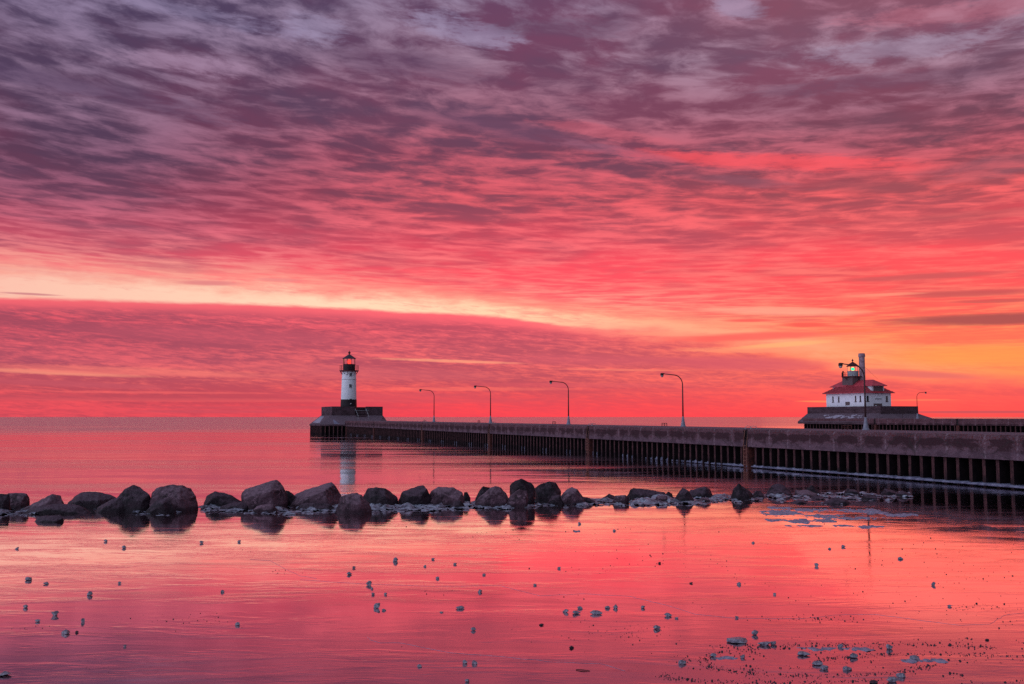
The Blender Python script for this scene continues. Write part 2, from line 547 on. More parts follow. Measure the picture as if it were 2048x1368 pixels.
def build_red_roof(gg, b, out):
    o = oc(gg)
    n = gg.noise(o, 2.0, 6.0, 0.6)
    c = gg.mix(gg.step(n, 0.3, 0.7), C3(0.42, 0.035, 0.055), C3(0.60, 0.075, 0.10))
    gg.put(b.inputs['Base Color'], c)
    b.inputs['Roughness'].default_value = 0.45


mat('red_metal_roof', build_red_roof)


def build_glass(gg, b, out):
    b.inputs['Base Color'].default_value = (0.95, 0.95, 0.97, 1)
    b.inputs['Transmission Weight'].default_value = 1.0
    b.inputs['Roughness'].default_value = 0.0
    b.inputs['IOR'].default_value = 1.03


mat('lantern_glass', build_glass)


def glow(name, col, st):
    def build(gg, b, out):
        b.inputs['Base Color'].default_value = (col[0] * 0.3, col[1] * 0.3, col[2] * 0.3, 1)
        b.inputs['Emission Color'].default_value = (*col, 1)
        b.inputs['Emission Strength'].default_value = st
    return mat(name, build)


glow('red_beacon', (1.0, 0.06, 0.05), 1.3)
glow('green_beacon', (0.02, 0.85, 0.30), 1.9)


def build_stone(c1, c2, c3, lit_top):
    def build(gg, b, out):
        o = oc(gg)
        n = gg.noise(o, 1.6, 5.0, 0.6)
        n2 = gg.noise(o, 7.0, 8.0, 0.75)
        c = gg.mix(gg.step(n, 0.38, 0.62), c1, c2)
        c = gg.mix(gg.step(n2, 0.50, 0.60) * 0.8, c, c3)
        c = gg.mix(gg.step(gg.noise(o, 3.5, 7.0, 0.75), 0.52, 0.60) * 0.7, c, c1)
        wet = gg.step(gg.sep(o)[2] + (n2 - 0.5) * 0.25, 0.24, 0.10)        # washed dark by the water line
        c = gg.mix(wet * 0.8, c, c1)
        c = gg.mix(gg.step(up_facing(gg) + (gg.noise(o, 5.0, 6.0, 0.7) - 0.5) * 1.0, 0.45, 0.95) * 0.55, c, lit_top)  # light on the tops painted in: upward faces mixed paler
        pit = gg.voronoi(o, 7.0)
        gg.put(b.inputs['Base Color'], c)
        b.inputs['Roughness'].default_value = 0.8
        b.inputs['Specular IOR Level'].default_value = 0.25
        gg.put(b.inputs['Normal'], gg.bump(n2 * 0.8 + n * 0.9 + gg.step(pit, 0.0, 0.5) * 0.25, 0.07))
        b.inputs['Roughness'].default_value = 0.55
    return build


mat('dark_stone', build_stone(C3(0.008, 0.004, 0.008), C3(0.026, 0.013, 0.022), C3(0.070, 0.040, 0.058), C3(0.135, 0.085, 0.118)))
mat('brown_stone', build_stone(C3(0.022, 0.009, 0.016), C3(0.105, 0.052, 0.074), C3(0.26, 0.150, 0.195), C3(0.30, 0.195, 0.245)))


def build_ice_lump(gg, b, out):
    o = oc(gg)
    n = gg.noise(o, 22.0, 6.0, 0.6)
    c = gg.mix(gg.step(n, 0.35, 0.68), C3(0.12, 0.115, 0.155), C3(0.36, 0.345, 0.41))
    gg.put(b.inputs['Base Color'], c)
    b.inputs['Roughness'].default_value = 0.35
    gg.put(b.inputs['Normal'], gg.bump(n, 0.02))


mat('ice_lump', build_ice_lump)


def build_shore_ice(gg, b, out):
    o = oc(gg)
    n = gg.noise(o, 3.0, 7.0, 0.65)
    n2 = gg.noise(o, 18.0, 6.0, 0.7)
    c = gg.mix(gg.step(n, 0.36, 0.62), C3(0.035, 0.035, 0.055), C3(0.30, 0.335, 0.42))
    c = gg.mix(gg.step(n2 * 0.6 + n * 0.4, 0.52, 0.62) * 0.7, c, C3(0.62, 0.68, 0.76))
    gg.put(b.inputs['Base Color'], c)
    b.inputs['Roughness'].default_value = 0.4
    gg.put(b.inputs['Normal'], gg.bump(n * 0.6 + n2 * 0.4, 0.06))


mat('shore_ice', build_shore_ice)
simple('slush', C3(0.18, 0.17, 0.26), C3(0.36, 0.35, 0.46), 9.0, 0.6, bump=0.02)
simple('ledge_ice', C3(0.09, 0.095, 0.15), C3(0.23, 0.235, 0.33), 3.0, 0.55, bump=0.05)
simple('speck', C3(0.02, 0.014, 0.02), C3(0.06, 0.045, 0.06), 30.0, 0.6)


def build_water(gg, b, out):
    p = S(gg, gg.node('ShaderNodeNewGeometry').outputs['Position'])
    px_, py_, pz_ = gg.sep(p)
    calm = gg.step(gg.noise(gg.xyz(px_ * 0.25, py_, 0.0), 0.055, 4.0, 0.6, 0.5), 0.38, 0.62)
    r1 = gg.noise(gg.xyz(px_ * 0.6, py_, 0.0), 3.0, 3.0, 0.6)
    r2 = gg.noise(gg.xyz(px_ * 0.6, py_, 4.0), 0.55, 4.0, 0.6)
    r3 = gg.noise(gg.xyz(px_ * 0.5, py_, 9.0), 0.06, 4.0, 0.6)
    r4 = gg.noise(gg.xyz(px_ * 0.4, py_, 12.0), 0.012, 4.0, 0.6)
    # calm in the lee of the pier, ruffled farther out and in wind streaks
    off = gg.step(py_ + (r4 - 0.5) * 520.0 - px_ * 0.25, 180.0, 420.0)
    wn = gg.noise(gg.xyz(px_ * 0.10, py_, 2.0), 0.09, 6.0, 0.7, 0.6)
    wind = gg.step(wn, 0.44, 0.60)
    ruf = (off * (0.75 + wind * 0.25) + wind * 0.55).min(1.0)
    h = (r1 * 0.0030 + r2 * 0.012) * (calm * 0.8 + 0.5) * (wind * 1.2 + 0.8) + r3 * 0.10 + r4 * 0.5
    gg.put(b.inputs['Normal'], gg.bump(h, 1.0))
    gg.put(b.inputs['Base Color'], gg.mix(ruf, (0.88, 0.70, 0.75, 1), (0.43, 0.35, 0.43, 1)))
    b.inputs['Metallic'].default_value = 1.0
    gg.put(b.inputs['Roughness'], ruf * 0.20 + 0.05)


mat('lake_water', build_water)


def build_ice_sheet(gg, b, out):
    p = S(gg, gg.node('ShaderNodeNewGeometry').outputs['Position'])
    px_, py_, pz_ = gg.sep(p)
    wob = gg.noise(gg.xyz(px_ * 0.15, py_ * 0.4, 0.0), 1.0, 3.0, 0.5)
    yy = py_ + px_ * 0.02 + wob * 1.6
    s1 = gg.noise(gg.xyz(px_ * 0.35, yy * 3.0, 0.0), 1.0, 6.0, 0.65)
    s2 = gg.noise(gg.xyz(px_ * 2.5, yy * 16.0, 3.0), 1.0, 5.0, 0.65)
    s3 = gg.noise(gg.xyz(px_ * 0.12, yy * 0.5, 5.0), 1.0, 4.0, 0.6)
    s4 = gg.noise(gg.xyz(px_ * 18.0, py_ * 30.0, 5.0), 1.0, 3.0, 0.6)
    s5 = gg.noise(gg.xyz(px_ * 1.1, yy * 9.0, 11.0), 1.0, 6.0, 0.7)
    rag = gg.step(gg.noise(gg.xyz(px_ * 0.22, yy * 0.8, 31.0), 1.0, 5.0, 0.65), 0.46, 0.64)      # crinkled patches between glassy ones
    h = s1 * (rag * 0.0022 + 0.0009) + s5 * (rag * 0.0014 + 0.00025) + s2 * (rag * 0.0005 + 0.00016) + s3 * 0.005 + s4 * 0.00008
    gg.put(b.inputs['Normal'], gg.bump(h, 1.0))
    # frosted skin in long patches and threads
    shore_dim = gg.step(py_ + (s3 - 0.5) * 6.0 - px_ * 0.25, 18.5, 11.0)      # dimming of the near ice, painted into its colour towards the beach
    fr = (gg.step(s3 * 0.5 + s1 * 0.5, 0.50, 0.62) + shore_dim * 1.1).min(1.7)
    fr2 = gg.step(s5 * 0.6 + s2 * 0.4, 0.50, 0.62)
    c = gg.mix(fr * 0.5, (0.93, 0.68, 0.72, 1), (0.42, 0.29, 0.37, 1))
    c = gg.mix(fr2 * (rag * 0.45 + 0.2), c, (0.34, 0.22, 0.32, 1))
    gg.put(b.inputs['Base Color'], c)
    b.inputs['Metallic'].default_value = 1.0
    gg.put(b.inputs['Roughness'], fr * 0.07 + 0.035 + fr2 * 0.05)


mat('lake_ice', build_ice_sheet)


# ------------------------------------------------------------------ mesh helpers
def obj(name, bm, m, parent=None, smooth=False, loc=None):
    me = bpy.data.meshes.new(name)
    bmesh.ops.recalc_face_normals(bm, faces=bm.faces)
    bm.to_mesh(me)
    bm.free()
    if smooth:
        for p in me.polygons:
            p.use_smooth = True
    me.materials.append(MATS[m] if isinstance(m, str) else m)
    o = bpy.data.objects.new(name, me)
    COL.objects.link(o)
    if parent is not None:
        o.parent = parent
    if loc is not None:
        o.location = loc
    return o


def tag(o, label=None, cat=None, group=None, kind=None):
    if label: o['label'] = label
    if cat: o['category'] = cat
    if group: o['group'] = group
    if kind: o['kind'] = kind
    return o


def empty(name, loc, rz=0.0):
    o = bpy.data.objects.new(name, None)
    COL.objects.link(o)
    o.location = loc
    o.rotation_euler = (0, 0, rz)
    return o


def copy_tree(o, parent=None):
    c = o.copy()
    COL.objects.link(c)
    if parent is not None:
        c.parent = parent
    for ch in list(o.children):
        copy_tree(ch, c)
    return c


def box(bm, x0, x1, y0, y1, z0, z1):
    vs = [bm.verts.new(p) for p in ((x0, y0, z0), (x1, y0, z0), (x1, y1, z0), (x0, y1, z0), (x0, y0, z1), (x1, y0, z1), (x1, y1, z1), (x0, y1, z1))]
    for f in ((0, 3, 2, 1), (4, 5, 6, 7), (0, 1, 5, 4), (1, 2, 6, 5), (2, 3, 7, 6), (3, 0, 4, 7)):
        bm.faces.new([vs[i] for i in f])
    return vs


def new_box(*a_):
    bm = bmesh.new()
    box(bm, *a_)
    return bm


def lathe(prof, seg=32, cx=0.0, cy=0.0, bm=None):
    """surface of revolution from (radius, height) pairs, closed at both ends"""
    bm = bm or bmesh.new()
    rings = []
    for r, h in prof:
        rings.append([bm.verts.new((cx + r * math.cos(2 * math.pi * k / seg), cy + r * math.sin(2 * math.pi * k / seg), h)) for k in range(seg)])
    for i in range(len(rings) - 1):
        for k in range(seg):
            k2 = (k + 1) % seg
            bm.faces.new((rings[i][k], rings[i][k2], rings[i + 1][k2], rings[i + 1][k]))
    bm.faces.new(list(reversed(rings[0])))
    bm.faces.new(rings[-1])
    return bm


def tube(bm, pts, rad, seg=8):
    """bent pipe through the points; rad a number or one per point"""
    pts = [Vector(p) for p in pts]
    n = len(pts)
    rads = rad if isinstance(rad, (list, tuple)) else [rad] * n
    rings = []
    ref = None
    for i in range(n):
        d = (pts[min(i + 1, n - 1)] - pts[max(i - 1, 0)]).normalized()
        if ref is None:
            ref = Vector((0, 0, 1)) if abs(d.z) < 0.9 else Vector((1, 0, 0))
        s_ = d.cross(ref).normalized()
        t_ = s_.cross(d).normalized()
        ref = t_
        rings.append([bm.verts.new(pts[i] + (s_ * math.cos(2 * math.pi * k / seg) + t_ * math.sin(2 * math.pi * k / seg)) * rads[i]) for k in range(seg)])
    for i in range(n - 1):
        for k in range(seg):
            k2 = (k + 1) % seg
            bm.faces.new((rings[i][k], rings[i][k2], rings[i + 1][k2], rings[i + 1][k]))
    bm.faces.new(list(reversed(rings[0])))
    bm.faces.new(rings[-1])
    return bm


def hull(points):
    bm = bmesh.new()
    for p in points:
        bm.verts.new(p)
    r = bmesh.ops.convex_hull(bm, input=bm.verts)
    junk = [v for v in r['geom_interior'] if isinstance(v, bmesh.types.BMVert)] + [v for v in r['geom_unused'] if isinstance(v, bmesh.types.BMVert)]
    bmesh.ops.delete(bm, geom=list(set(junk)), context='VERTS')
    return bm


def prism(poly, z0, z1):
    """closed block over a plan polygon; z0, z1 numbers or functions of (x, y)"""
    f0 = z0 if callable(z0) else (lambda x_, y_: z0)
    f1 = z1 if callable(z1) else (lambda x_, y_: z1)
    bm = bmesh.new()
    lo_ = [bm.verts.new((p[0], p[1], f0(*p))) for p in poly]
    hi_ = [bm.verts.new((p[0], p[1], f1(*p))) for p in poly]
    n = len(poly)
    for i in range(n):
        j = (i + 1) % n
        bm.faces.new((lo_[i], lo_[j], hi_[j], hi_[i]))
    bm.faces.new(list(reversed(lo_)))
    bm.faces.new(hi_)
    bmesh.ops.triangulate(bm, faces=[f for f in bm.faces if len(f.verts) > 4])
    return bm


def fbm(p, o=4):
    return mnoise.fractal(Vector(p), 0.8, 2.0, o)


# ------------------------------------------------------------------ lake and ice sheet
bm = bmesh.new()
RW = 60000.0
for p in ((-RW, -300, 0), (RW, -300, 0), (RW, RW, 0), (-RW, RW, 0)):
    bm.verts.new(p)
bm.faces.new(bm.verts)
tag(obj('water', bm, 'lake_water'), kind='structure')


def interp(pts, x_):
    if x_ <= pts[0][0]:
        return pts[0][1]
    for (xa, ya), (xb, yb) in zip(pts, pts[1:]):
        if x_ <= xb:
            return ya + (yb - ya) * (x_ - xa) / (xb - xa)
    return pts[-1][1]


ICE_EDGE = [(-700, 1018), (0, 1018), (400, 1014), (740, 1012), (1000, 1006), (1400, 1000), (1700, 1002), (1830, 1008), (1880, 1024), (1940, 1044), (2000, 1058), (2048, 1068), (2200, 1090), (2600, 1150)]
bm = bmesh.new()
edge = []
k = -700
while k <= 2600:
    p = G(k, interp(ICE_EDGE, k))
    w = fbm((p.x * 0.7, p.y * 0.7, 1.0)) * (1.6 if k > 1800 else 0.4)
    edge.append((p.x, p.y + w))
    k += 12
bot = [(60, -12), (-60, -12), (-60, edge[0][1])]
poly = edge + [(60, edge[-1][1])] + bot
vs = [bm.verts.new((p[0], p[1], 0.004)) for p in poly]
bm.faces.new(vs)
bmesh.ops.triangulate(bm, faces=bm.faces[:])
ice_sheet = tag(obj('ice_sheet', bm, 'lake_ice'), kind='structure')
for f in ice_sheet.data.polygons:
    if f.normal.z < 0:
        ice_sheet.data.flip_normals()
        break

# hairline pressure cracks in the sheet
CRACKS = [
    [(600, 1160), (720, 1168), (860, 1173), (1000, 1172), (1080, 1192), (1160, 1188), (1260, 1193), (1330, 1210), (1390, 1229), (1480, 1238), (1600, 1238), (1680, 1230), (1750, 1229), (1830, 1240), (1920, 1251), (1980, 1249), (2010, 1230), (2060, 1225)],
    [(500, 1119), (540, 1122), (570, 1138), (600, 1152), (640, 1158)],
    [(735, 1275), (740, 1280), (760, 1286), (800, 1286), (900, 1306), (1010, 1314), (1110, 1325), (1200, 1328), (1260, 1345)],
]
for pts in CRACKS:
    dense = []
    for (x0, y0), (x1, y1) in zip(pts, pts[1:]):
        for t in range(6):
            xx, yy = x0 + (x1 - x0) * t / 6, y0 + (y1 - y0) * t / 6
            p = G(xx, yy)
            dense.append((p.x, p.y + fbm((p.x * 3, p.y * 3, 2)) * 0.05, 0.005))
    obj('crack', tube(bmesh.new(), dense, 0.0026, 5), 'slush', ice_sheet)

# ------------------------------------------------------------------ pier frame: x across (away from the viewer), y out along the pier
VPX = 255.0
UX = (VPX - 1024.0) / F / math.cos(PITCH) * math.cos(PITCH)
nrm = math.hypot(UX, 1.0)
U = Vector((UX / nrm, 1.0 / nrm, 0))
T = Vector((U.y, -U.x, 0))
TH = math.atan2(T.y, T.x)
pA = G(1900, 982 - 0.0828 * 148)
N_T = pA.dot(T)                   # distance of the north pier's face
pB = G(800, 982 - 0.0828 * 1248)
print('pier face', N_T, pB.dot(T), 'theta', math.degrees(TH))
N_T = (N_T + pB.dot(T)) / 2
S_T = 134.5


def s_at(px, t):
    """distance out along a pier-parallel line (offset t) at a pixel column"""
    d = Vector(((px - 1024.0) / F * math.cos(PITCH) ** 0 , 1.0 / math.cos(PITCH) ** 0, 0))
    # column ray on the horizon plane
    r = ray(px, 834)
    d = Vector((r.x, r.y, 0))
    k_ = t / d.dot(T)
    return (d * k_).dot(U)


def at(s_, t, h):
    p = U * s_ + T * t
    return Vector((p.x, p.y, h))


DECK_W = 7.3
s_end = s_at(690, N_T)


def deck_top(s_):
    return 2.76 + 0.17 * max(0.0, min(1.0, (s_ - 20) / (s_end - 20)))


def cap_low(s_):
    return 1.46 + 0.34 * max(0.0, min(1.0, (s_ - 20) / (s_end - 20)))


def make_pier(label, t0, s0, s1, posts, top, low, width, period, ladder_at=()):
    r = empty('concrete_pier', at(s0, t0, 0), TH)
    tag(r, label, 'pier', 'harbour piers')
    L = s1 - s0
    loc = [p - s0 for p in posts]
    # concrete cap with a slot at every ladder, its lip chamfered
    nw = 0.26

    def edge_line(dx):
        out = [(dx, 0.0)]
        yy = 4.0
        marks = sorted(loc)
        ys = []
        while yy < L:
            ys.append(yy)
            yy += 4.0
        for m in marks:
            ys = [q for q in ys if abs(q - m) > 0.8]
        allp = [(q, 'p') for q in ys] + [(m, 'n') for m in marks]
        allp.sort()
        for q, kd in allp:
            if kd == 'p':
                out.append((dx, q))
            else:
                out += [(dx, q - nw), (0.42, q - nw), (0.42, q + nw), (dx, q + nw)]
        out.append((dx, L))
        return out

    front = edge_line(0.0)
    lip = edge_line(0.10)
    bm_ = bmesh.new()
    rows = []
    for pts, hf in ((front, lambda s_: low(s_)), (front, lambda s_: top(s_) - 0.12), (lip, lambda s_: top(s_))):
        rows.append([bm_.verts.new((p[0], p[1], hf(p[1] + s0))) for p in pts])
    # far edge
    far_hi = [bm_.verts.new((width, p[1], top(p[1] + s0))) for p in front]
    far_lo = [bm_.verts.new((width, p[1], low(p[1] + s0))) for p in front]
    rows += [far_hi, far_lo, rows[0]]
    for ra, rb in zip(rows, rows[1:]):
        for i in range(len(ra) - 1):
            q = [ra[i], ra[i + 1], rb[i + 1], rb[i]]
            try:
                bm_.faces.new(q)
            except ValueError:
                pass
    for e_ in (0, -1):
        bm_.faces.new([rr[e_] for rr in rows[:-1]])
    cap = obj('concrete_cap', bm_, 'pier_concrete', r)
    cap.data.validate()
    # sheet piling: narrow outer ribs, deep pans
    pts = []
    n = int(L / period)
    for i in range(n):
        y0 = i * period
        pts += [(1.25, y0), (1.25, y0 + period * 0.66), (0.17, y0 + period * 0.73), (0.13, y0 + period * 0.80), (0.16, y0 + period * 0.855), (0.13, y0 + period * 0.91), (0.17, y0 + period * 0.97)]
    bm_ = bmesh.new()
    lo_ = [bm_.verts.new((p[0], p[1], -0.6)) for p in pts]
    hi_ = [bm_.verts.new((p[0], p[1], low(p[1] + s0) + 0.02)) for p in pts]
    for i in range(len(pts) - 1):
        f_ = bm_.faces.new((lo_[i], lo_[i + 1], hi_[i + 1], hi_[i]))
        f_.material_index = 1 if i % 7 in (0, 1, 6) else 0  # recessed pan faces get the painted-in shade, outer ribs the rust
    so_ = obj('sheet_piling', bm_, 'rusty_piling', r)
    so_.data.materials.append(MATS['shaded_pan_steel'])
    # rust-red steel channel and ladder in every slot
    for i, m in enumerate(loc):
        s_ = m + s0
        bm_ = bmesh.new()
        box(bm_, 0.02, 0.60, m - 0.30, m + 0.30, -0.3, low(s_) - 0.004)
        pl = obj('steel_channel', bm_, 'rust_orange', r)
        bm_ = bmesh.new()
        box(bm_, 0.20, 0.415, m - 0.25, m + 0.25, low(s_) + 0.02, top(s_) - 0.10)
        obj('timber_fender', bm_, 'dark_steel', r)
        if posts[i] in ladder_at:
            bm_ = bmesh.new()
            for dy in (-0.2, 0.2):
                tube(bm_, [(-0.06, m + dy, 0.15), (-0.06, m + dy, low(s_) + 0.1), (0.10, m + dy, top(s_) - 0.05)], 0.022, 6)
            for q in range(7):
                hz_ = 0.25 + q * 0.27
                if hz_ < low(s_) + 0.1:
                    tube(bm_, [(-0.06, m - 0.2, hz_), (-0.06, m + 0.2, hz_)], 0.018, 6)
            obj('ladder', bm_, 'ladder_rust', r)
            for dy in (-0.34, 0.34):
                bm_ = bmesh.new()
                tube(bm_, [(0.25, m + dy, top(s_) - 0.02), (0.25, m + dy, top(s_) + 0.16), (0.42, m + dy, top(s_) + 0.24), (0.70, m + dy, top(s_) + 0.22), (0.80, m + dy, top(s_) - 0.02)], 0.022, 6)
                obj('grab_rail', bm_, 'grey_paint', r)
    return r, L


posts_n = [s_at(px, N_T) for px in (2190, 1490, 1175, 978, 844, 746.6, 692)]
PIER_P = 0.86
north_pier, LN = make_pier('long north pier, pale concrete cap on rusty sheet piling, running out to the round lighthouse', N_T, -25.0, s_end, posts_n,
                           deck_top, cap_low, DECK_W, PIER_P, ladder_at=posts_n[:5])
# ice frozen along the foot of the north pier: a ledge near by, a cuff round every rib farther out
bm = bmesh.new()
rings = []
ny = int(LN / 0.14)
for i in range(ny):
    yy = i * 0.14
    s_ = yy - 25.0
    ph = (yy / PIER_P) % 1.0
    rib = math.exp(-((ph - 0.85) / 0.10) ** 2)
    near = max(0.0, min(1.0, (85 - s_) / 35.0))
    nz = fbm((yy * 0.9, 0.3, 0.0))
    w_ = (0.14 + 0.10 * nz) * near + 0.10 * rib * (0.6 + 0.4 * near) + 0.01
    h_ = (0.10 + 0.05 * nz) * near + rib * (0.04 + 0.36 * (1 - near)) + 0.015
    lift = 0.10 * near
    x_in = 1.2
    rec = (1 - near) * (1 - rib) * 0.8
    prof = [(x_in, lift - 0.05 * (1 - near)), (0.14 - w_ * 0.9 + rec, lift - 0.05 * (1 - near)), (0.14 - w_ + rec, lift + h_ * 0.45), (0.14 - w_ * 0.6 + rec, lift + h_ * 0.9), (x_in, lift + h_)]
    rings.append([bm.verts.new((p[0], yy, p[1])) for p in prof])
for i in range(len(rings) - 1):
    for k in range(4):
        bm.faces.new((rings[i][k], rings[i + 1][k], rings[i + 1][k + 1], rings[i][k + 1]))
obj('ice_ledge', bm, 'ledge_ice', north_pier, smooth=True)

# ------------------------------------------------------------------ north pierhead (concrete base of the round lighthouse)
P0s, P0t = s_end, N_T
ph = empty('pierhead', at(P0s, P0t, 0), TH)
tag(ph, 'flared concrete pierhead with parapet wall under the round lighthouse', 'pierhead')
C_T = DECK_W / 2
tower_s = s_at(697, N_T + C_T) - P0s
plan = [(0.0, -0.3), (-4.8, 1.9), (-5.4, 10.8), (-1.5, 22.0), (C_T, 24.0), (DECK_W + 1.5, 22.0), (DECK_W + 3.2, 10.8), (DECK_W + 2.8, 2.6), (DECK_W, -0.3)]
PX0, PX1, PY0, PY1 = -1.5, 9.6, 6.3, 18.0
pts = [(p[0], p[1], h_) for p in plan for h_ in (1.85, 2.15)]
pts += [(x_, y_, 4.05) for x_ in (PX0 - 0.05, PX1 + 0.05) for y_ in (PY0 + 0.02, PY1)]
sk = hull(pts)
sko = obj('concrete_skirt', sk, 'base_concrete', ph)
# parapet: four walls round a sunken floor, a stair gap in the landward wall
bm = bmesh.new()
PT = 5.95
wl = 0.45
outer = [(PX0, PY0), (PX0, PY1), (PX1, PY1), (PX1, PY0), (5.9, PY0), (5.9, PY0 + wl), (PX1 - wl, PY0 + wl), (PX1 - wl, PY1 - wl), (PX0 + wl, PY1 - wl), (PX0 + wl, PY0 + wl), (3.5, PY0 + wl), (3.5, PY0)]
obj('parapet_wall', prism(outer, 3.7, PT), 'base_concrete', ph)
obj('terrace', new_box(PX0 + wl, PX1 - wl, PY0 + wl, PY1 - wl, 4.36, 4.9), 'base_concrete', ph)
# stair that climbs to the gap
bm = bmesh.new()
for i in range(9):
    box(bm, 3.6, 5.8, PY0 - 2.9 + i * 0.32, PY0 - 2.9 + (i + 1) * 0.32 - 0.003, 2.0, 2.95 + i * 0.16)
obj('stairs', bm, 'base_concrete', ph)
bm = bmesh.new()
tube(bm, [(3.55, PY0 - 2.9, 3.9), (3.55, PY0, 5.5)], 0.035, 6)
tube(bm, [(3.55, PY0 - 2.9, 2.9), (3.55, PY0 - 2.9, 3.9)], 0.035, 6)
tube(bm, [(3.4, PY0 - 0.05, 5.1), (6.6, PY0 - 0.05, 5.1)], 0.035, 6)
tube(bm, [(5.85, PY0 - 2.9, 3.9), (5.85, PY0, 5.5)], 0.035, 6)
tube(bm, [(5.85, PY0 - 2.9, 2.9), (5.85, PY0 - 2.9, 3.9)], 0.035, 6)
obj('stair_rail', bm, 'grey_paint', ph)
# piling under the skirt
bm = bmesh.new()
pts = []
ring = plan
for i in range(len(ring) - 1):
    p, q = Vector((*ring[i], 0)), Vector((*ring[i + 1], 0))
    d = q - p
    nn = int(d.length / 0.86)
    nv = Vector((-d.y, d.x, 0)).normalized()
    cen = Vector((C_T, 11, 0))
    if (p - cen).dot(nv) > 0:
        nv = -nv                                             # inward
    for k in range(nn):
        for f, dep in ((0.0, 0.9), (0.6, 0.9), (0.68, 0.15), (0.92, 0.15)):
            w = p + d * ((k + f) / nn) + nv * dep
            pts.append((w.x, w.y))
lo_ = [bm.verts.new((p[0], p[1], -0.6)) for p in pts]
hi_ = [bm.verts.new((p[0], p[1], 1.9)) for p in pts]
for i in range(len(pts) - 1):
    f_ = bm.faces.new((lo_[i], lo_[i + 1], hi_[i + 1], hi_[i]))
    f_.material_index = 0 if i % 4 == 2 else 1  # shade painted on all but the outer ribs
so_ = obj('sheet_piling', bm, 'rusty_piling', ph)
so_.data.materials.append(MATS['shaded_pan_steel'])


from mathutils.bvhtree import BVHTree


def slope_patch(q, z_off, material, name, parent, onto=None, ragged=0.07):
    """thin frozen crust lying on a quad of the skirt"""
    bm_ = bmesh.new()
    A, B, C_, D = [Vector(v) for v in q]
    nn = (B - A).cross(D - A).normalized()
    if nn.z < 0:
        nn = -nn
    NX, NY = (14, 10) if ragged < 0.1 else (60, 16)
    grid = []
    for i in range(NX + 1):
        row = []
        for j in range(NY + 1):
            u_, v_ = i / NX, j / NY
            p = (A * (1 - u_) + B * u_) * (1 - v_) + (D * (1 - u_) + C_ * u_) * v_
            if onto is not None:
                hit = onto.ray_cast(Vector((p.x, p.y, 50)), Vector((0, 0, -1)))
                if hit[0] is not None:
                    p = hit[0]
            ed = min(u_, 1 - u_, v_, 1 - v_) * 3
            t_ = min(1, ed) * (0.10 + ragged * fbm(p * (1.3 if ragged < 0.1 else 0.7))) - 0.03
            row.append(bm_.verts.new(p + nn * (t_ + z_off)))
        grid.append(row)
    for i in range(NX):
        for j in range(NY):
            bm_.faces.new((grid[i][j], grid[i + 1][j], grid[i + 1][j + 1], grid[i][j + 1]))
    return obj(name, bm_, material, parent, smooth=True)


# frozen spray on the flank that faces the beach
SKT = BVHTree.FromPolygons([v.co.copy() for v in sko.data.vertices], [list(p.vertices) for p in sko.data.polygons])
slope_patch([(-4.7, 2.6, 2.35), (-5.25, 10.6, 2.35), (-1.65, 17.8, 4.3), (-1.65, 12.6, 4.3)], 0.0, 'snow', 'ice_crust', ph, SKT)
slope_patch([(-0.9, 0.5, 2.2), (-2.1, 0.95, 2.2), (-1.72, 3.6, 3.2), (-1.5, 3.5, 3.2)], 0.02, 'ledge_ice', 'ice_crust', ph, SKT)

# ------------------------------------------------------------------ round lighthouse
lhp = at(P0s + tower_s, N_T + C_T, 4.9)
lh = empty('lighthouse', lhp, 0.0)
tag(lh, 'round white lighthouse with black base and dark lantern at the end of the long pier', 'lighthouse')
B0 = 4.9


def hh(v):
    return v - B0


def rad_at(v):
    return 1.76 + (1.53 - 1.76) * (v - 5.9) / (13.9 - 5.9)


obj('black_band', lathe([(1.84, 0.0), (rad_at(7.58) + 0.03, hh(7.58))], 48), 'black_paint', lh)
obj('tower_wall', lathe([(rad_at(7.58), hh(7.58) + 0.003), (rad_at(11.95), hh(11.95)), (rad_at(11.95) + 0.05, hh(11.96)), (rad_at(12.1) + 0.05, hh(12.1)), (rad_at(12.1), hh(12.11)), (1.53, hh(13.72))], 48), 'white_paint', lh, smooth=False)
obj('ring_band', lathe([(rad_at(12.0) + 0.055, hh(11.98)), (rad_at(12.0) + 0.07, hh(12.0)), (rad_at(12.0) + 0.07, hh(12.06)), (rad_at(12.0) + 0.055, hh(12.08))], 48), 'grey_paint', lh)
gal = obj('gallery', lathe([(1.56, hh(13.72) + 0.004), (1.75, hh(13.80)), (2.12, hh(13.88)), (2.12, hh(14.05)), (1.4, hh(14.05))], 48), 'dark_red_paint', lh)
for k in range(12):
    an = 2 * math.pi * k / 12
    c_, s_ = math.cos(an), math.sin(an)
    obj('bracket', tube(bmesh.new(), [(1.58 * c_, 1.58 * s_, hh(13.15)), (2.0 * c_, 2.0 * s_, hh(13.84))], 0.05, 6), 'dark_red_paint', gal)
bm = bmesh.new()
for k in range(16):
    an = 2 * math.pi * k / 16
    tube(bm, [(2.07 * math.cos(an), 2.07 * math.sin(an), hh(14.05)), (2.07 * math.cos(an), 2.07 * math.sin(an), hh(15.15))], 0.028, 6)
for hz_ in (14.4, 14.78, 15.13):
    tube(bm, [(2.07 * math.cos(2 * math.pi * k / 32), 2.07 * math.sin(2 * math.pi * k / 32), hh(hz_)) for k in range(33)], 0.022, 6)
obj('railing', bm, 'dark_red_paint', lh)
obj('lantern_drum', lathe([(1.34, hh(14.055)), (1.34, hh(15.34)), (1.40, hh(15.36)), (1.40, hh(15.42))], 40), 'black_paint', lh)
lg = obj('lantern_glass', lathe([(1.29, hh(15.424)), (1.29, hh(16.58))], 40), 'lantern_glass', lh, smooth=False)
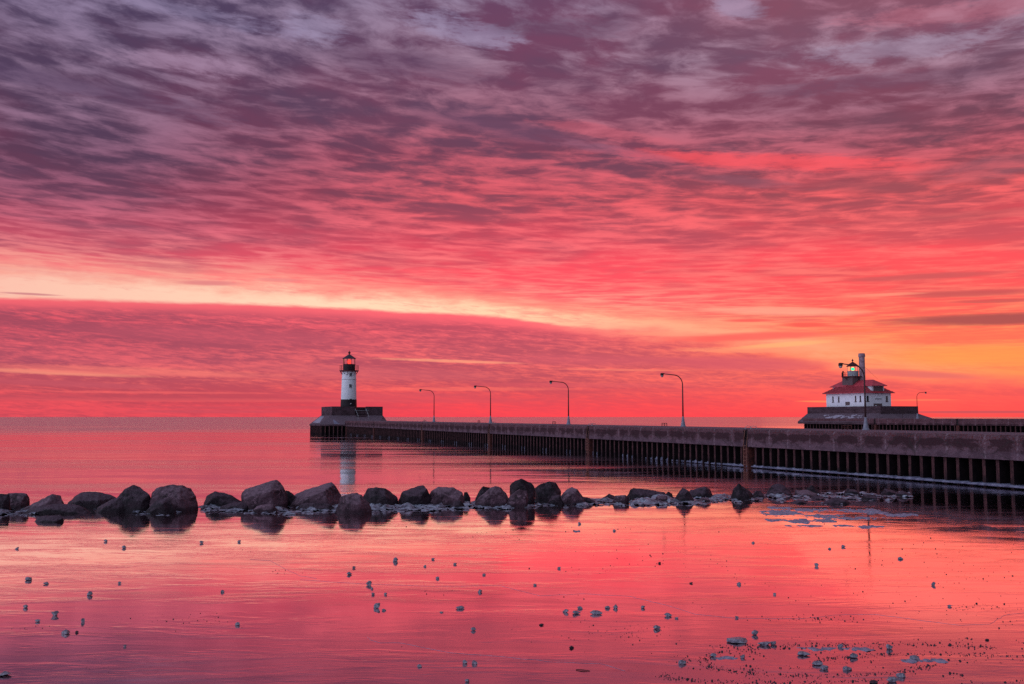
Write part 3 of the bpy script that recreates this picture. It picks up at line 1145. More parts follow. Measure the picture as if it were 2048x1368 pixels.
for k in range(10):
    an = 2 * math.pi * k / 10 + 0.2
    bm = tube(bmesh.new(), [(1.32 * math.cos(an), 1.32 * math.sin(an), hh(15.42)), (1.32 * math.cos(an), 1.32 * math.sin(an), hh(16.6))], 0.035, 6)
    obj('glazing_bar', bm, 'dark_steel', lg)
ln = obj('lens', lathe([(0.10, hh(15.45)), (0.42, hh(15.55)), (0.50, hh(15.95)), (0.42, hh(16.35)), (0.10, hh(16.5))], 20), 'red_beacon', lh, smooth=True)
obj('lantern_roof', lathe([(1.50, hh(16.59)), (1.52, hh(16.68)), (1.20, hh(16.92)), (0.70, hh(17.28)), (0.30, hh(17.52)), (0.16, hh(17.62))], 40), 'roof_dark', lh)
obj('vent_ball', lathe([(0.10, hh(17.62)), (0.12, hh(17.75)), (0.24, hh(17.85)), (0.30, hh(18.02)), (0.22, hh(18.18)), (0.07, hh(18.26)), (0.03, hh(18.5))], 16), 'dark_red_paint', lh, smooth=True)
fa = math.atan2(-lhp.y, -lhp.x)            # towards the viewer


def lh_window(zc_, w_, h_, da, parent, rnd=False):
    an = fa + da
    r_ = rad_at(zc_) - 0.05
    o_ = empty('window', (r_ * math.cos(an), r_ * math.sin(an), hh(zc_)), an - math.pi / 2)
    o_.parent = parent
    if rnd:
        bmr = bmesh.new()
        bmesh.ops.create_cone(bmr, cap_ends=True, segments=16, radius1=w_ / 2, radius2=w_ / 2, depth=0.14)
        bmesh.ops.rotate(bmr, verts=bmr.verts, matrix=__import__('mathutils').Matrix.Rotation(math.pi / 2, 3, 'X'))
        obj('pane', bmr, 'shutter', o_)
        return
    f_ = bmesh.new()
    for bx_ in ((-w_ / 2 - .06, -w_ / 2, -h_ / 2, h_ / 2), (w_ / 2, w_ / 2 + .06, -h_ / 2, h_ / 2), (-w_ / 2 - .06, w_ / 2 + .06, h_ / 2, h_ / 2 + .08), (-w_ / 2 - .10, w_ / 2 + .10, -h_ / 2 - .09, -h_ / 2)):
        box(f_, bx_[0], bx_[1], -0.08, 0.14, bx_[2], bx_[3])
    obj('window_frame', f_, 'grey_paint', o_)
    p_ = new_box(-w_ / 2, w_ / 2, -0.08, 0.085, -h_ / 2, h_ / 2)
    obj('pane', p_, 'window_dark', o_)
    q_ = new_box(-0.03, 0.03, 0.088, 0.11, -h_ / 2, h_ / 2)
    obj('glazing_bar', q_, 'grey_paint', o_)


lh_window(13.05, 0.44, 0.62, 0.22, lh)
lh_window(10.55, 0.46, 0.66, 0.20, lh)
lh_window(13.02, 0.26, 0.26, -0.28, lh, True)
lh_window(12.95, 0.20, 0.24, 0.72, lh, True)
an = fa + 0.25
dl = obj('wall_lamp', lathe([(0.05, -0.16), (0.15, -0.12), (0.17, 0.05), (0.05, 0.16)], 12), 'grey_paint', lh, loc=(1.92 * math.cos(an), 1.92 * math.sin(an), hh(6.62)))
dl2 = obj('wall_lamp', lathe([(0.05, -0.10), (0.2, -0.06), (0.2, 0.04), (0.05, 0.10)], 12), 'black_paint', lh, loc=(1.86 * math.cos(an), 1.86 * math.sin(an), hh(7.62)))

# ------------------------------------------------------------------ south pier and its lighthouse building
s_corner = s_at(1761.6, S_T + 3.7)
posts_s = [s_at(px, S_T) for px in (1914, 1749)]
s_left = s_at(1597, S_T)


def flat_top(s_):
    return 3.42


def flat_low(s_):
    return 2.25


south_pier, LS = make_pier('distant south pier, dark concrete strip running out to the red-roofed fog signal house', S_T, 70.0, s_left - 1.5, posts_s, flat_top, flat_low, 9.0, 0.95)
for o_ in south_pier.children:
    pass
sp = empty('pierhead', at(s_corner, S_T, 0), TH)
tag(sp, 'broad snow-dusted concrete pierhead with parapet under the red-roofed fog signal house', 'pierhead')
Lb = s_left - s_corner
A0, A1, B1 = 3.7, 13.4, s_at(1615, S_T + 3.7) - s_corner
pts = [(p[0], p[1], h_) for p in ((-0.25, -0.5), (-0.25, Lb), (4.0, Lb + 5.0), (13.0, Lb + 5.0), (17.0, Lb), (17.0, -0.5)) for h_ in (2.26, 2.70)]
pts += [(x_, y_, 4.45) for x_ in (A0 - .05, A1 + .05) for y_ in (0.3, B1)]
pts += [(9.0 + 6.5, -3.2, 3.0), (A0, -3.2, 3.0)]
sk2 = obj('concrete_skirt', hull(pts), 'base_concrete', sp)
SKT2 = BVHTree.FromPolygons([v.co.copy() for v in sk2.data.vertices], [list(p.vertices) for p in sk2.data.polygons])
wl = 0.5
SPT = 5.86
outer = [(A0, 0), (A0, B1), (A1, B1), (A1, 0), (A1 - wl, 0), (A1 - wl, B1 - wl), (A0 + wl, B1 - wl), (A0 + wl, wl), (A1 - wl - .003, wl), (A1 - wl - .003, 0)]
obj('parapet_wall', prism([(A0, 0), (A0, B1), (A1, B1), (A1, 0), (A1 - wl, 0.0), (A1 - wl, B1 - wl), (A0 + wl, B1 - wl), (A0 + wl, 0.0)], 4.2, SPT), 'base_concrete', sp)
obj('parapet_wall', new_box(A0 + wl + .003, A1 - wl - .003, 0.06, wl + .06, 4.2, SPT - 0.004), 'base_concrete', sp)
obj('terrace', new_box(A0 + wl, A1 - wl, wl + .06, B1 - wl, 4.4, 5.0), 'base_concrete', sp)
slope_patch([(0.9, 1.2, 3.05), (0.9, Lb - 0.6, 3.05), (3.45, B1 - 0.4, 4.25), (3.45, 0.4, 4.25)], -0.05, 'snow', 'snow_bank', sp, SKT2, 0.22)
bm = bmesh.new()
tube(bm, [(A0 + 2.6, -2.9, 3.4), (A0 + 5.6, -0.2, 5.6)], 0.05, 6)
obj('stair_rail', bm, 'dark_steel', sp)

hc = at(s_corner + 5.7 + 5.7, S_T + 3.7 + 1.2 + 3.5, 5.12)
fh = empty('fog_signal_house', hc, TH)
tag(fh, 'white fog signal house with red hipped roof and square light tower', 'building')
BW, BL, WH = 3.5, 5.7, 3.6
obj('wall', new_box(-BW, BW, -BL, BL, 0.0, WH), 'flaking_white_wall', fh)
E0 = WH - 0.02
ex, ey = BW + 0.6, BL + 0.6
RZ = 6.28
sl = (RZ - E0) / ex
bm = bmesh.new()
ry = ey - ex
vv = [bm.verts.new(p) for p in ((-ex, -ey, E0), (ex, -ey, E0), (ex, ey, E0), (-ex, ey, E0), (0, -ry, RZ), (0, ry, RZ), (-ex, -ey, E0 - .10), (ex, -ey, E0 - .10), (ex, ey, E0 - .10), (-ex, ey, E0 - .10))]
for f in ((0, 1, 4), (1, 2, 5, 4), (2, 3, 5), (3, 0, 4, 5), (0, 1, 7, 6), (1, 2, 8, 7), (2, 3, 9, 8), (3, 0, 6, 9), (6, 7, 8, 9)):
    bm.faces.new([vv[i] for i in f])
roof = obj('roof', bm, 'red_metal_roof', fh)
# standing seams
bm = bmesh.new()


def seam(p, q):
    p, q = Vector(p), Vector(q)
    tube(bm, [p + Vector((0, 0, 0.03)), q + Vector((0, 0, 0.03))], 0.045, 4)


yy = -ey + 0.45
while yy < ey:
    for sg in (-1, 1):
        if abs(yy) <= ry:
            seam((sg * ex, yy, E0), (0, yy, RZ))
        else:
            f = (ey - abs(yy)) / ex
            seam((sg * ex, yy, E0), (sg * ex * (1 - f), yy, E0 + sl * ex * f))
    yy += 0.46
xx = -ex + 0.45
while xx < ex:
    f = (ex - abs(xx)) / ex
    for sg in (-1, 1):
        seam((xx, sg * ey, E0), (xx, sg * (ey - ex * f), E0 + sl * ex * f))
    xx += 0.46
obj('seam', bm, 'dark_red_paint', roof)
# gablet dormers that carry the ridge out over both ends
for sg in (-1, 1):
    dx, dy, dz = 2.0, 6.35, 5.06
    bm = bmesh.new()
    pp = [(0, sg * 1.2, RZ + .02), (0, sg * 4.6, RZ + .02), (-dx, sg * dy, dz), (dx, sg * dy, dz), (-dx, sg * 1.2, dz), (dx, sg * 1.2, dz)]
    vv = [bm.verts.new(p) for p in pp] + [bm.verts.new((p[0], p[1], p[2] - 0.12)) for p in pp]
    for f in ((0, 1, 2, 4), (0, 5, 3, 1), (1, 3, 2), (2, 3, 9, 8), (4, 2, 8, 10), (3, 5, 11, 9), (6, 10, 8, 7), (6, 7, 9, 11), (7, 8, 9), (0, 4, 10, 6), (5, 0, 6, 11)):
        bm.faces.new([vv[i] for i in f])
    dr = obj('dormer', bm, 'red_metal_roof', fh)
    y0, y1 = sorted((sg * 2.0, sg * 5.78))
    obj('dormer_wall', new_box(-1.62, 1.62, y0, y1, WH - .3, dz - .125), 'flaking_white_wall', dr)
    yo = sg * 5.78
    y0, y1 = sorted((yo, yo + sg * 0.06))
    obj('louvre', new_box(-1.15, 1.35, y0, y1, WH - 0.22, dz - 0.2), 'shutter', dr)


def slot(face, pos, zc_, w_, h_, arch=False, dark='window_dark'):
    """narrow window in the long (x) or the landward (y) wall"""
    o_ = empty('window', (0, 0, 0))
    o_.parent = fh
    f_ = bmesh.new()
    p_ = bmesh.new()
    if face == 'x':
        box(p_, -BW - .02, -BW + .1, pos - w_ / 2, pos + w_ / 2, zc_ - h_ / 2, zc_ + h_ / 2)
        box(f_, -BW - .09, -BW + .02, pos - w_ / 2 - .12, pos + w_ / 2 + .12, zc_ - h_ / 2 - .13, zc_ - h_ / 2 - .003)
    else:
        box(p_, pos - w_ / 2, pos + w_ / 2, -BL - .02, -BL + .1, zc_ - h_ / 2, zc_ + h_ / 2)
        box(f_, pos - w_ / 2 - .12, pos + w_ / 2 + .12, -BL - .09, -BL + .02, zc_ - h_ / 2 - .13, zc_ - h_ / 2 - .003)
    obj('pane', p_, dark, o_)
    obj('sill', f_, 'shutter', o_)


def ypos(zx):      # zoom column on the canal wall -> local y
    return -BL + (1022 - zx) / 512.0 * 2 * BL


def xpos(zx):
    return -BW + (zx - 1022) / 363.0 * 2 * BW


for q in (605, 685, 910, 972):
    slot('x', ypos(q), 2.35, 0.38, 1.15)
slot('y', xpos(1066), 2.35, 0.5, 1.1)
slot('y', xpos(1327), 2.35, 0.5, 1.1, dark='shutter')
obj('notice_board', new_box(-BW - .06, -BW - .003, ypos(832), ypos(775), 1.05, 1.75), 'shutter', fh)
dr = obj('door', new_box(xpos(1145), xpos(1258), -BL - .05, -BL + .1, 0.0, 1.35), 'shutter', fh)
obj('door_window', new_box(xpos(1162), xpos(1185), -BL - .075, -BL - .053, 0.55, 0.95), 'white_paint', dr)
obj('door_light', new_box(xpos(1165), xpos(1250), -BL - .18, -BL - .003, 2.28, 2.42), 'grey_paint', fh)
# corner pilasters and eave board read as thin shade lines
# tower
TY = 1.3
tw = obj('light_tower', new_box(-1.55, 1.55, TY - 1.55, TY + 1.55, WH + 0.1, 7.02), 'shutter', fh)
gl = obj('gallery', lathe([(1.9, 6.98), (2.35, 7.06), (2.35, 7.18), (1.0, 7.18)], 8, 0, TY), 'dark_red_paint', fh)
for k in range(8):
    an = 2 * math.pi * k / 8
    c_, s_ = math.cos(an), math.sin(an)
    obj('bracket', tube(bmesh.new(), [(1.5 * c_, TY + 1.5 * s_, 6.3), (2.2 * c_, TY + 2.2 * s_, 7.05)], 0.07, 6), 'dark_red_paint', gl)
bm = bmesh.new()
for k in range(8):
    an = 2 * math.pi * k / 8
    tube(bm, [(2.27 * math.cos(an), TY + 2.27 * math.sin(an), 7.18), (2.27 * math.cos(an), TY + 2.27 * math.sin(an), 8.05)], 0.03, 6)
for hz_ in (7.6, 8.03):
    tube(bm, [(2.27 * math.cos(2 * math.pi * k / 8), TY + 2.27 * math.sin(2 * math.pi * k / 8), hz_) for k in range(9)], 0.022, 6)
obj('railing', bm, 'dark_red_paint', fh)
obj('lantern_drum', lathe([(1.12, 7.184), (1.12, 8.2), (1.18, 8.22), (1.18, 8.3)], 20, 0, TY), 'grey_paint', fh)
lg = obj('lantern_glass', lathe([(1.06, 8.304), (1.06, 9.26)], 20, 0, TY), 'lantern_glass', fh)
for k in range(8):
    an = 2 * math.pi * (k + .5) / 8
    bm = tube(bmesh.new(), [(1.08 * math.cos(an), TY + 1.08 * math.sin(an), 8.3), (1.08 * math.cos(an), TY + 1.08 * math.sin(an), 9.27)], 0.04, 6)
    obj('glazing_bar', bm, 'grey_paint', lg)
obj('lens', lathe([(0.1, 8.45), (0.28, 8.52), (0.34, 8.75), (0.28, 8.98), (0.1, 9.05)], 16, 0, TY), 'green_beacon', fh, smooth=True)
obj('lantern_roof', lathe([(1.30, 9.265), (1.32, 9.36), (0.75, 9.85), (0.22, 10.2), (0.14, 10.26)], 20, 0, TY), 'dark_red_paint', fh)
obj('vent_ball', lathe([(0.07, 10.26), (0.09, 10.42), (0.20, 10.5), (0.22, 10.62), (0.10, 10.74), (0.03, 10.95)], 12, 0, TY), 'dark_red_paint', fh, smooth=True)
bm = lathe([(0.16, 7.185), (0.2, 7.3), (0.2, 8.0), (0.1, 8.1)], 12, -1.2, TY + 1.75)
obj('fog_horn', bm, 'dark_steel', fh, smooth=True)
bm = lathe([(0.1, 7.185), (0.1, 8.0), (0.17, 8.02), (0.17, 8.3), (0.05, 8.35)], 12, -1.75, TY + 1.0)
obj('fog_horn', bm, 'dark_steel', fh, smooth=True)
# tall pale stack through the roof
st = obj('chimney', lathe([(0.62, RZ - 1.2), (0.60, 11.2), (0.70, 11.25), (0.70, 11.75), (0.64, 11.79), (0.64, 12.0), (0.48, 12.02)], 24, 1.0, -0.35), 'stack_paint', fh)
bm = bmesh.new()
tube(bm, [(1.0, -0.9, 9.3), (1.6, -4.2, 6.4)], 0.018, 5)
obj('guy_wire', bm, 'dark_steel', st)

# ------------------------------------------------------------------ lamp posts
def make_lamp():
    r = empty('street_lamp', (0, 0, 0), TH)
    HB, HT, ARM = 0.92, 4.75, 2.15
    obj('lamp_base', lathe([(0.26, 0.0), (0.25, 0.06), (0.21, 0.10), (0.14, 0.5), (0.09, 0.88), (0.075, HB)], 16), 'lamp_base_paint', r)
    bm_ = bmesh.new()
    pts_ = [(0, 0, HB + .002), (0, 0, 2.4), (0, 0, HT - 0.95)]
    rr = 0.88
    for k in range(1, 9):
        t_ = k / 8 * math.pi / 2 * 0.93
        pts_.append((-rr * (1 - math.cos(t_)), 0, HT - 0.95 + rr * math.sin(t_)))
    lx, _, lz = pts_[-1]
    pts_.append((-ARM + 0.15, 0, lz + 0.10))
    tube(bm_, pts_, [0.072, 0.062, 0.052] + [0.046] * 8 + [0.036], 10)
    obj('pole', bm_, 'lamp_metal', r, smooth=True)
    hd = obj('lamp_head', lathe([(0.07, 0.12), (0.13, 0.10), (0.155, 0.0), (0.155, -0.10)], 14), 'dark_steel', r, loc=(-ARM, 0, lz + 0.05))
    obj('bowl', lathe([(0.02, -0.27), (0.10, -0.24), (0.14, -0.104)], 14), 'lamp_bowl', hd, smooth=True)
    bm_ = bmesh.new()
    box(bm_, -ARM + 0.05, -ARM + 0.24, -0.035, 0.035, lz + 0.07, lz + 0.16)
    obj('bracket', bm_, 'dark_steel', r)
    return r


LT = N_T + 6.0
lamp_px = [(1731, 729.5, 860), (1366, 749, 851.5), (1137, 763.5, 846.5), (981, 773, 842.5), (868, 780, 840.2)]
lamp_lab = ['lamp post in front of the fog signal house, pale cone foot, tallest in view',
            'second tallest lamp post, on the north pier left of the fog signal house',
            'middle lamp post of the five along the north pier, arm over the water',
            'lamp post on the north pier, second along from the round lighthouse',
            'smallest lamp post on the north pier, closest to the round lighthouse']
proto = make_lamp()
lamp_s = []
for i, ((px, yt, yb), lab) in enumerate(zip(lamp_px, lamp_lab)):
    o_ = proto if i == 0 else copy_tree(proto)
    s_ = s_at(px, LT)
    lamp_s.append(s_)
    p = at(s_, LT, deck_top(s_))
    o_.location = p
    d_ = p.y
    hpx = proj((p.x, p.y, p.z))[1] - yt
    sc = hpx * d_ / F / 4.76
    print('lamp', px, 'base y', round(proj(p)[1], 1), 'scale', round(sc, 3))
    o_.scale = (sc, sc, sc)
    tag(o_, lab, 'lamp post', 'lamp posts along the piers')
s_ = s_at(1835, S_T + 7.5)
o_ = copy_tree(proto)
p = at(s_, S_T + 7.5, 3.42)
o_.location = p
sc = (proj(p)[1] - 784.5) * p.y / F / 4.76
o_.scale = (sc, sc, sc)
o_.rotation_euler = (0, 0, TH + math.pi)
tag(o_, 'thin far lamp post on the south pier, arm pointing away from the house', 'lamp post', 'lamp posts along the piers')
print('south lamp scale', sc)


# low rusty hoop rails on the deck beside the lamps
def make_hoop():
    bm_ = bmesh.new()
    tube(bm_, [(0, -0.45, 0), (0, -0.45, 0.30), (0, 0.45, 0.30), (0, 0.45, 0)], 0.03, 6)
    tube(bm_, [(0, 0.0, 0), (0, 0.0, 0.30)], 0.025, 6)
    tube(bm_, [(0, -0.45, 0.14), (0, 0.45, 0.14)], 0.02, 6)
    return obj('hoop_rail', bm_, 'rust_orange', smooth=True)


hoop = make_hoop()
hoop_lab = ['low red hoop rail at the foot of the tallest lamp post', 'low rusty hoop rail beside the second tallest lamp post', 'low rusty hoop rail beside the middle lamp post of the pier',
            'tiny rusty hoop rail beside the second smallest lamp post', 'tiny rusty hoop rail beside the smallest pier lamp']
for i, s_ in enumerate(lamp_s):
    o_ = hoop if i == 0 else hoop.copy()
    if i:
        COL.objects.link(o_)
    q = s_ + (0.95 if i == 0 else 1.7 + 0.3 * i)
    o_.location = at(q, LT - 0.8, deck_top(q))
    o_.rotation_euler = (0, 0, TH)
    tag(o_, hoop_lab[i], 'hoop rail', 'hoop rails on the north pier')

# ------------------------------------------------------------------ breakwater boulders
def z6(pts): return [(p[0] / 4.096, 920 + p[1] / 4.096) for p in pts]
def z7(pts): return [(450 + p[0] / 4.096, 920 + p[1] / 4.096) for p in pts]
def z8(pts): return [(900 + p[0] / 4.096, 920 + p[1] / 4.096) for p in pts]
def z9(pts): return [(1350 + p[0] / 3.7236, 930 + p[1] / 3.7236) for p in pts]


D, Bn = 'dark_stone', 'brown_stone'
ROCKS = [
    # (outline, base row, material, depth factor, label)
    (z6([(-60, 300), (0, 275), (65, 278), (80, 330), (82, 425), (-60, 430)]), 1024, D, .9, 'dark blocky boulder cut off by the left edge of the picture'),
    (z6([(70, 270), (180, 265), (225, 275), (238, 330), (235, 400), (70, 410)]), 1019, Bn, .8, 'square-topped brown boulder just right of the cut-off block'),
    (z6([(200, 405), (270, 350), (440, 275), (480, 290), (525, 350), (520, 420), (220, 420)]), 1022, Bn, .8, 'wedge-shaped brown boulder behind the long flat slab'),
    (z6([(190, 445), (260, 395), (440, 355), (580, 358), (680, 375), (760, 430), (775, 450)]), 1028, D, .5, 'long flat dark slab lying low before the wedge-shaped boulder'),
    (z6([(578, 350), (600, 300), (650, 262), (800, 258), (880, 280), (950, 310), (960, 400), (700, 410), (585, 380)]), 1018, D, .8, 'wide flat-topped dark boulder behind the end of the long slab'),
    (z6([(765, 430), (800, 380), (900, 320), (1010, 295), (1060, 360), (1060, 435)]), 1026, D, .7, 'sloping dark boulder leaning on the peaked black boulder'),
    (z6([(950, 310), (1030, 230), (1080, 207), (1130, 230), (1235, 280), (1250, 340), (1190, 435), (990, 435)]), 1025, D, .9, 'peaked black boulder left of the biggest rounded boulder'),
    (z6([(1245, 270), (1300, 225), (1390, 198), (1480, 200), (1550, 235), (1595, 300), (1612, 370), (1590, 430), (1440, 432), (1290, 425), (1250, 320)]), 1024, Bn, .9, 'biggest rounded mauve boulder, standing before a gap in the row'),
    (z6([(1200, 415), (1280, 330), (1360, 308), (1400, 340), (1440, 410), (1440, 430)]), 1028, D, .6, 'small dark stone tucked under the biggest rounded boulder'),
    (z6([(285, 505), (310, 470), (400, 450), (490, 440), (528, 475), (510, 512), (330, 520)]), 1045, D, .7, 'low ice-crusted stone lying out in front of the long slab'),
    (z6([(1665, 350), (1690, 295), (1770, 250), (1900, 285), (1990, 335), (2000, 390), (1670, 395)]), 1016, D, .8, 'dark hump-shaped boulder right of the gap in the row'),
    (z7([(-60, 400), (-10, 368), (80, 350), (165, 338), (205, 365), (215, 400)]), 1021, D, .6, 'low dark stone between the hump-shaped boulder and the tall slanting one'),
    (z7([(135, 270), (160, 240), (300, 210), (380, 170), (415, 160), (450, 185), (490, 240), (510, 300), (505, 385), (400, 400), (210, 390), (145, 325)]), 1020, Bn, .8, 'tall slanting boulder with a dark right face and a high blunt peak'),
    (z7([(480, 250), (520, 250), (560, 280), (610, 340), (600, 390), (500, 390)]), 1014, D, .7, 'dark stone half hidden behind the tall slanting boulder'),
    (z7([(505, 390), (560, 285), (640, 250), (770, 210), (870, 178), (900, 200), (950, 285), (955, 370), (800, 395)]), 1016, Bn, .8, 'long boulder rising to a sharp tip, left of the round rough one'),
    (z7([(590, 405), (620, 358), (700, 345), (870, 360), (900, 408)]), 1022, D, .5, 'flat icy slab at the foot of the sharp-tipped long boulder'),
    (z7([(915, 410), (940, 310), (990, 280), (1080, 265), (1120, 285), (1180, 340), (1203, 410), (1170, 445), (950, 445)]), 1028, Bn, .9, 'round rough brown boulder straight below the lighthouse reflection'),
    (z7([(205, 435), (260, 372), (330, 360), (400, 360), (445, 425)]), 1026, Bn, .6, 'small flat-topped stone before the tall slanting boulder'),
    (z7([(1125, 310), (1170, 230), (1240, 222), (1310, 225), (1350, 255), (1410, 310), (1420, 390), (1180, 390)]), 1016, D, .8, 'dark trapezoid boulder just right of the round rough one'),
    (z7([(1395, 370), (1450, 265), (1520, 225), (1620, 208), (1660, 235), (1690, 300), (1680, 380), (1420, 390)]), 1014, D, .8, 'dark boulder with a raised right shoulder, fourth right of the lighthouse reflection'),
    (z7([(1645, 340), (1690, 250), (1750, 215), (1870, 222), (1950, 260), (1965, 330), (1940, 375), (1650, 375)]), 1013, Bn, .8, 'broad brown dome of a boulder next to a small upright chip'),
    (z7([(1940, 340), (1960, 262), (1985, 262), (2012, 310), (2005, 345)]), 1008, D, .9, 'small upright chip of stone at the end of the broad dome'),
    (z7([(1840, 385), (1880, 335), (1930, 330), (1970, 380)]), 1018, D, .7, 'little dark stone in the ice before the broad dome'),
    (z8([(205, 320), (240, 250), (270, 210), (330, 225), (330, 330)]), 1006, D, .8, 'dark pointed stone behind the left flank of the brown cone'),
    (z8([(200, 360), (230, 310), (330, 225), (370, 212), (420, 225), (470, 290), (495, 345), (480, 385), (220, 385)]), 1015, Bn, .8, 'brown cone-shaped boulder left of the tall black one'),
    (z8([(485, 250), (490, 210), (530, 165), (580, 152), (660, 180), (695, 215), (692, 300), (690, 375), (560, 375), (500, 300)]), 1011, D, .8, 'tallest black boulder of the row with a rounded overhanging top'),
    (z8([(465, 360), (490, 290), (570, 235), (630, 250), (640, 300), (635, 380), (480, 380)]), 1016, Bn, .7, 'brown angular stone leaning on the front of the tallest black boulder'),
    (z8([(690, 230), (740, 195), (820, 168), (870, 190), (912, 245), (890, 320), (800, 330), (700, 320)]), 1006, D, .8, 'dark boulder with a hooked outline right of the tallest black one'),
    (z8([(880, 330), (950, 240), (1000, 218), (1040, 240), (1100, 310), (1125, 355), (890, 360)]), 1010, Bn, .8, 'brown pyramid boulder before the wide icy gap'),
    (z8([(795, 360), (830, 295), (900, 285), (930, 350), (860, 365)]), 1011, D, .7, 'small dark stone between the hooked boulder and the brown pyramid'),
    (z8([(1060, 290), (1130, 300), (1200, 340), (1190, 355), (1080, 355)]), 1008, D, .7, 'low dark stone trailing off the brown pyramid'),
    (z8([(1230, 325), (1300, 268), (1340, 290), (1380, 315), (1370, 330), (1260, 330)]), 1001, D, .8, 'low peaked stone in the middle of the wide icy gap'),
    (z8([(1320, 355), (1350, 290), (1440, 285), (1465, 310), (1468, 360), (1350, 365)]), 1008, Bn, .7, 'small brown block at the right end of the icy gap'),
    (z8([(1440, 300), (1470, 240), (1500, 225), (1600, 235), (1760, 270), (1770, 310), (1600, 315)]), 997, D, .6, 'long low dark boulder with a flat sloping top'),
    (z8([(1735, 310), (1785, 253), (1820, 275), (1835, 310)]), 998, D, .8, 'little pointed stone at the right tip of the long low boulder'),
    (z8([(1650, 360), (1700, 295), (1770, 290), (1805, 360)]), 1006, Bn, .7, 'small brown stone in the ice below the little pointed one'),
    (z8([(1820, 360), (1870, 260), (1910, 228), (1950, 245), (2005, 340), (1990, 370)]), 1006, D, .8, 'dark pyramid boulder right of the long low one'),
    (z9([(90, 215), (120, 185), (220, 155), (260, 180), (285, 235), (250, 255), (110, 250)]), 997, D, .8, 'dark slanting boulder behind the dark pyramid boulder'),
    (z9([(150, 295), (200, 240), (250, 240), (282, 290)]), 1003, Bn, .7, 'squat stone in front of the slanting dark boulder'),
    (z9([(405, 260), (430, 180), (470, 132), (530, 170), (580, 215), (570, 275), (420, 275)]), 1000, D, .8, 'sharp shark-fin boulder rising from white ice'),
    (z9([(555, 260), (600, 190), (640, 195), (675, 250), (660, 262)]), 996, D, .8, 'small dark stone just right of the shark-fin boulder'),
    (z9([(665, 225), (720, 155), (770, 138), (820, 150), (870, 215), (885, 240), (870, 250), (690, 250)]), 993, D, .8, 'round-backed dark boulder below the tall pier lamp row'),
    (z9([(885, 215), (900, 185), (980, 185), (1060, 215), (1070, 240), (1050, 246), (900, 246)]), 993, Bn, .7, 'flat reddish slab, tilted, right of the round-backed boulder'),
    (z9([(965, 190), (1015, 145), (1050, 170), (1095, 225), (1080, 235), (980, 225)]), 989, D, .7, 'dark triangular stone behind the tilted reddish slab'),
    (z9([(995, 265), (1040, 225), (1110, 240), (1120, 268)]), 999, D, .7, 'small dark stone in front of the tilted reddish slab'),
    (z9([(1115, 228), (1150, 185), (1225, 218), (1220, 230)]), 988, D, .7, 'small low stone left of the double-humped one'),
    (z9([(1235, 230), (1280, 172), (1340, 180), (1405, 230), (1380, 240)]), 990, D, .7, 'double-humped dark stone near the tail of the row'),
    (z9([(1040, 305), (1180, 240), (1260, 250), (1325, 290), (1310, 312), (1090, 315)]), 1009, D, .6, 'broad low mound of stone sitting forward of the row tail'),
    (z9([(1260, 262), (1300, 240), (1355, 240), (1360, 268)]), 999, D, .7, 'small flat stone behind the broad low mound'),
    (z9([(1380, 260), (1400, 220), (1490, 220), (1510, 265), (1430, 275)]), 1000, D, .7, 'squarish dark stone third from the tail end of the row'),
    (z9([(1515, 235), (1560, 175), (1630, 190), (1675, 225), (1660, 245)]), 991, D, .7, 'peaked dark stone next to last of the row'),
    (z9([(1645, 215), (1690, 188), (1740, 210), (1785, 245), (1740, 252)]), 994, D, .7, 'last low stone at the tail of the breakwater row'),
    (z9([(1555, 270), (1610, 240), (1645, 272)]), 1001, D, .7, 'tiny dark stone in the ice before the tail of the row'),
    (z9([(860, 275), (930, 255), (1005, 290), (960, 298)]), 1007, D, .6, 'thin flat stone in the ice before the round-backed boulder'),
]


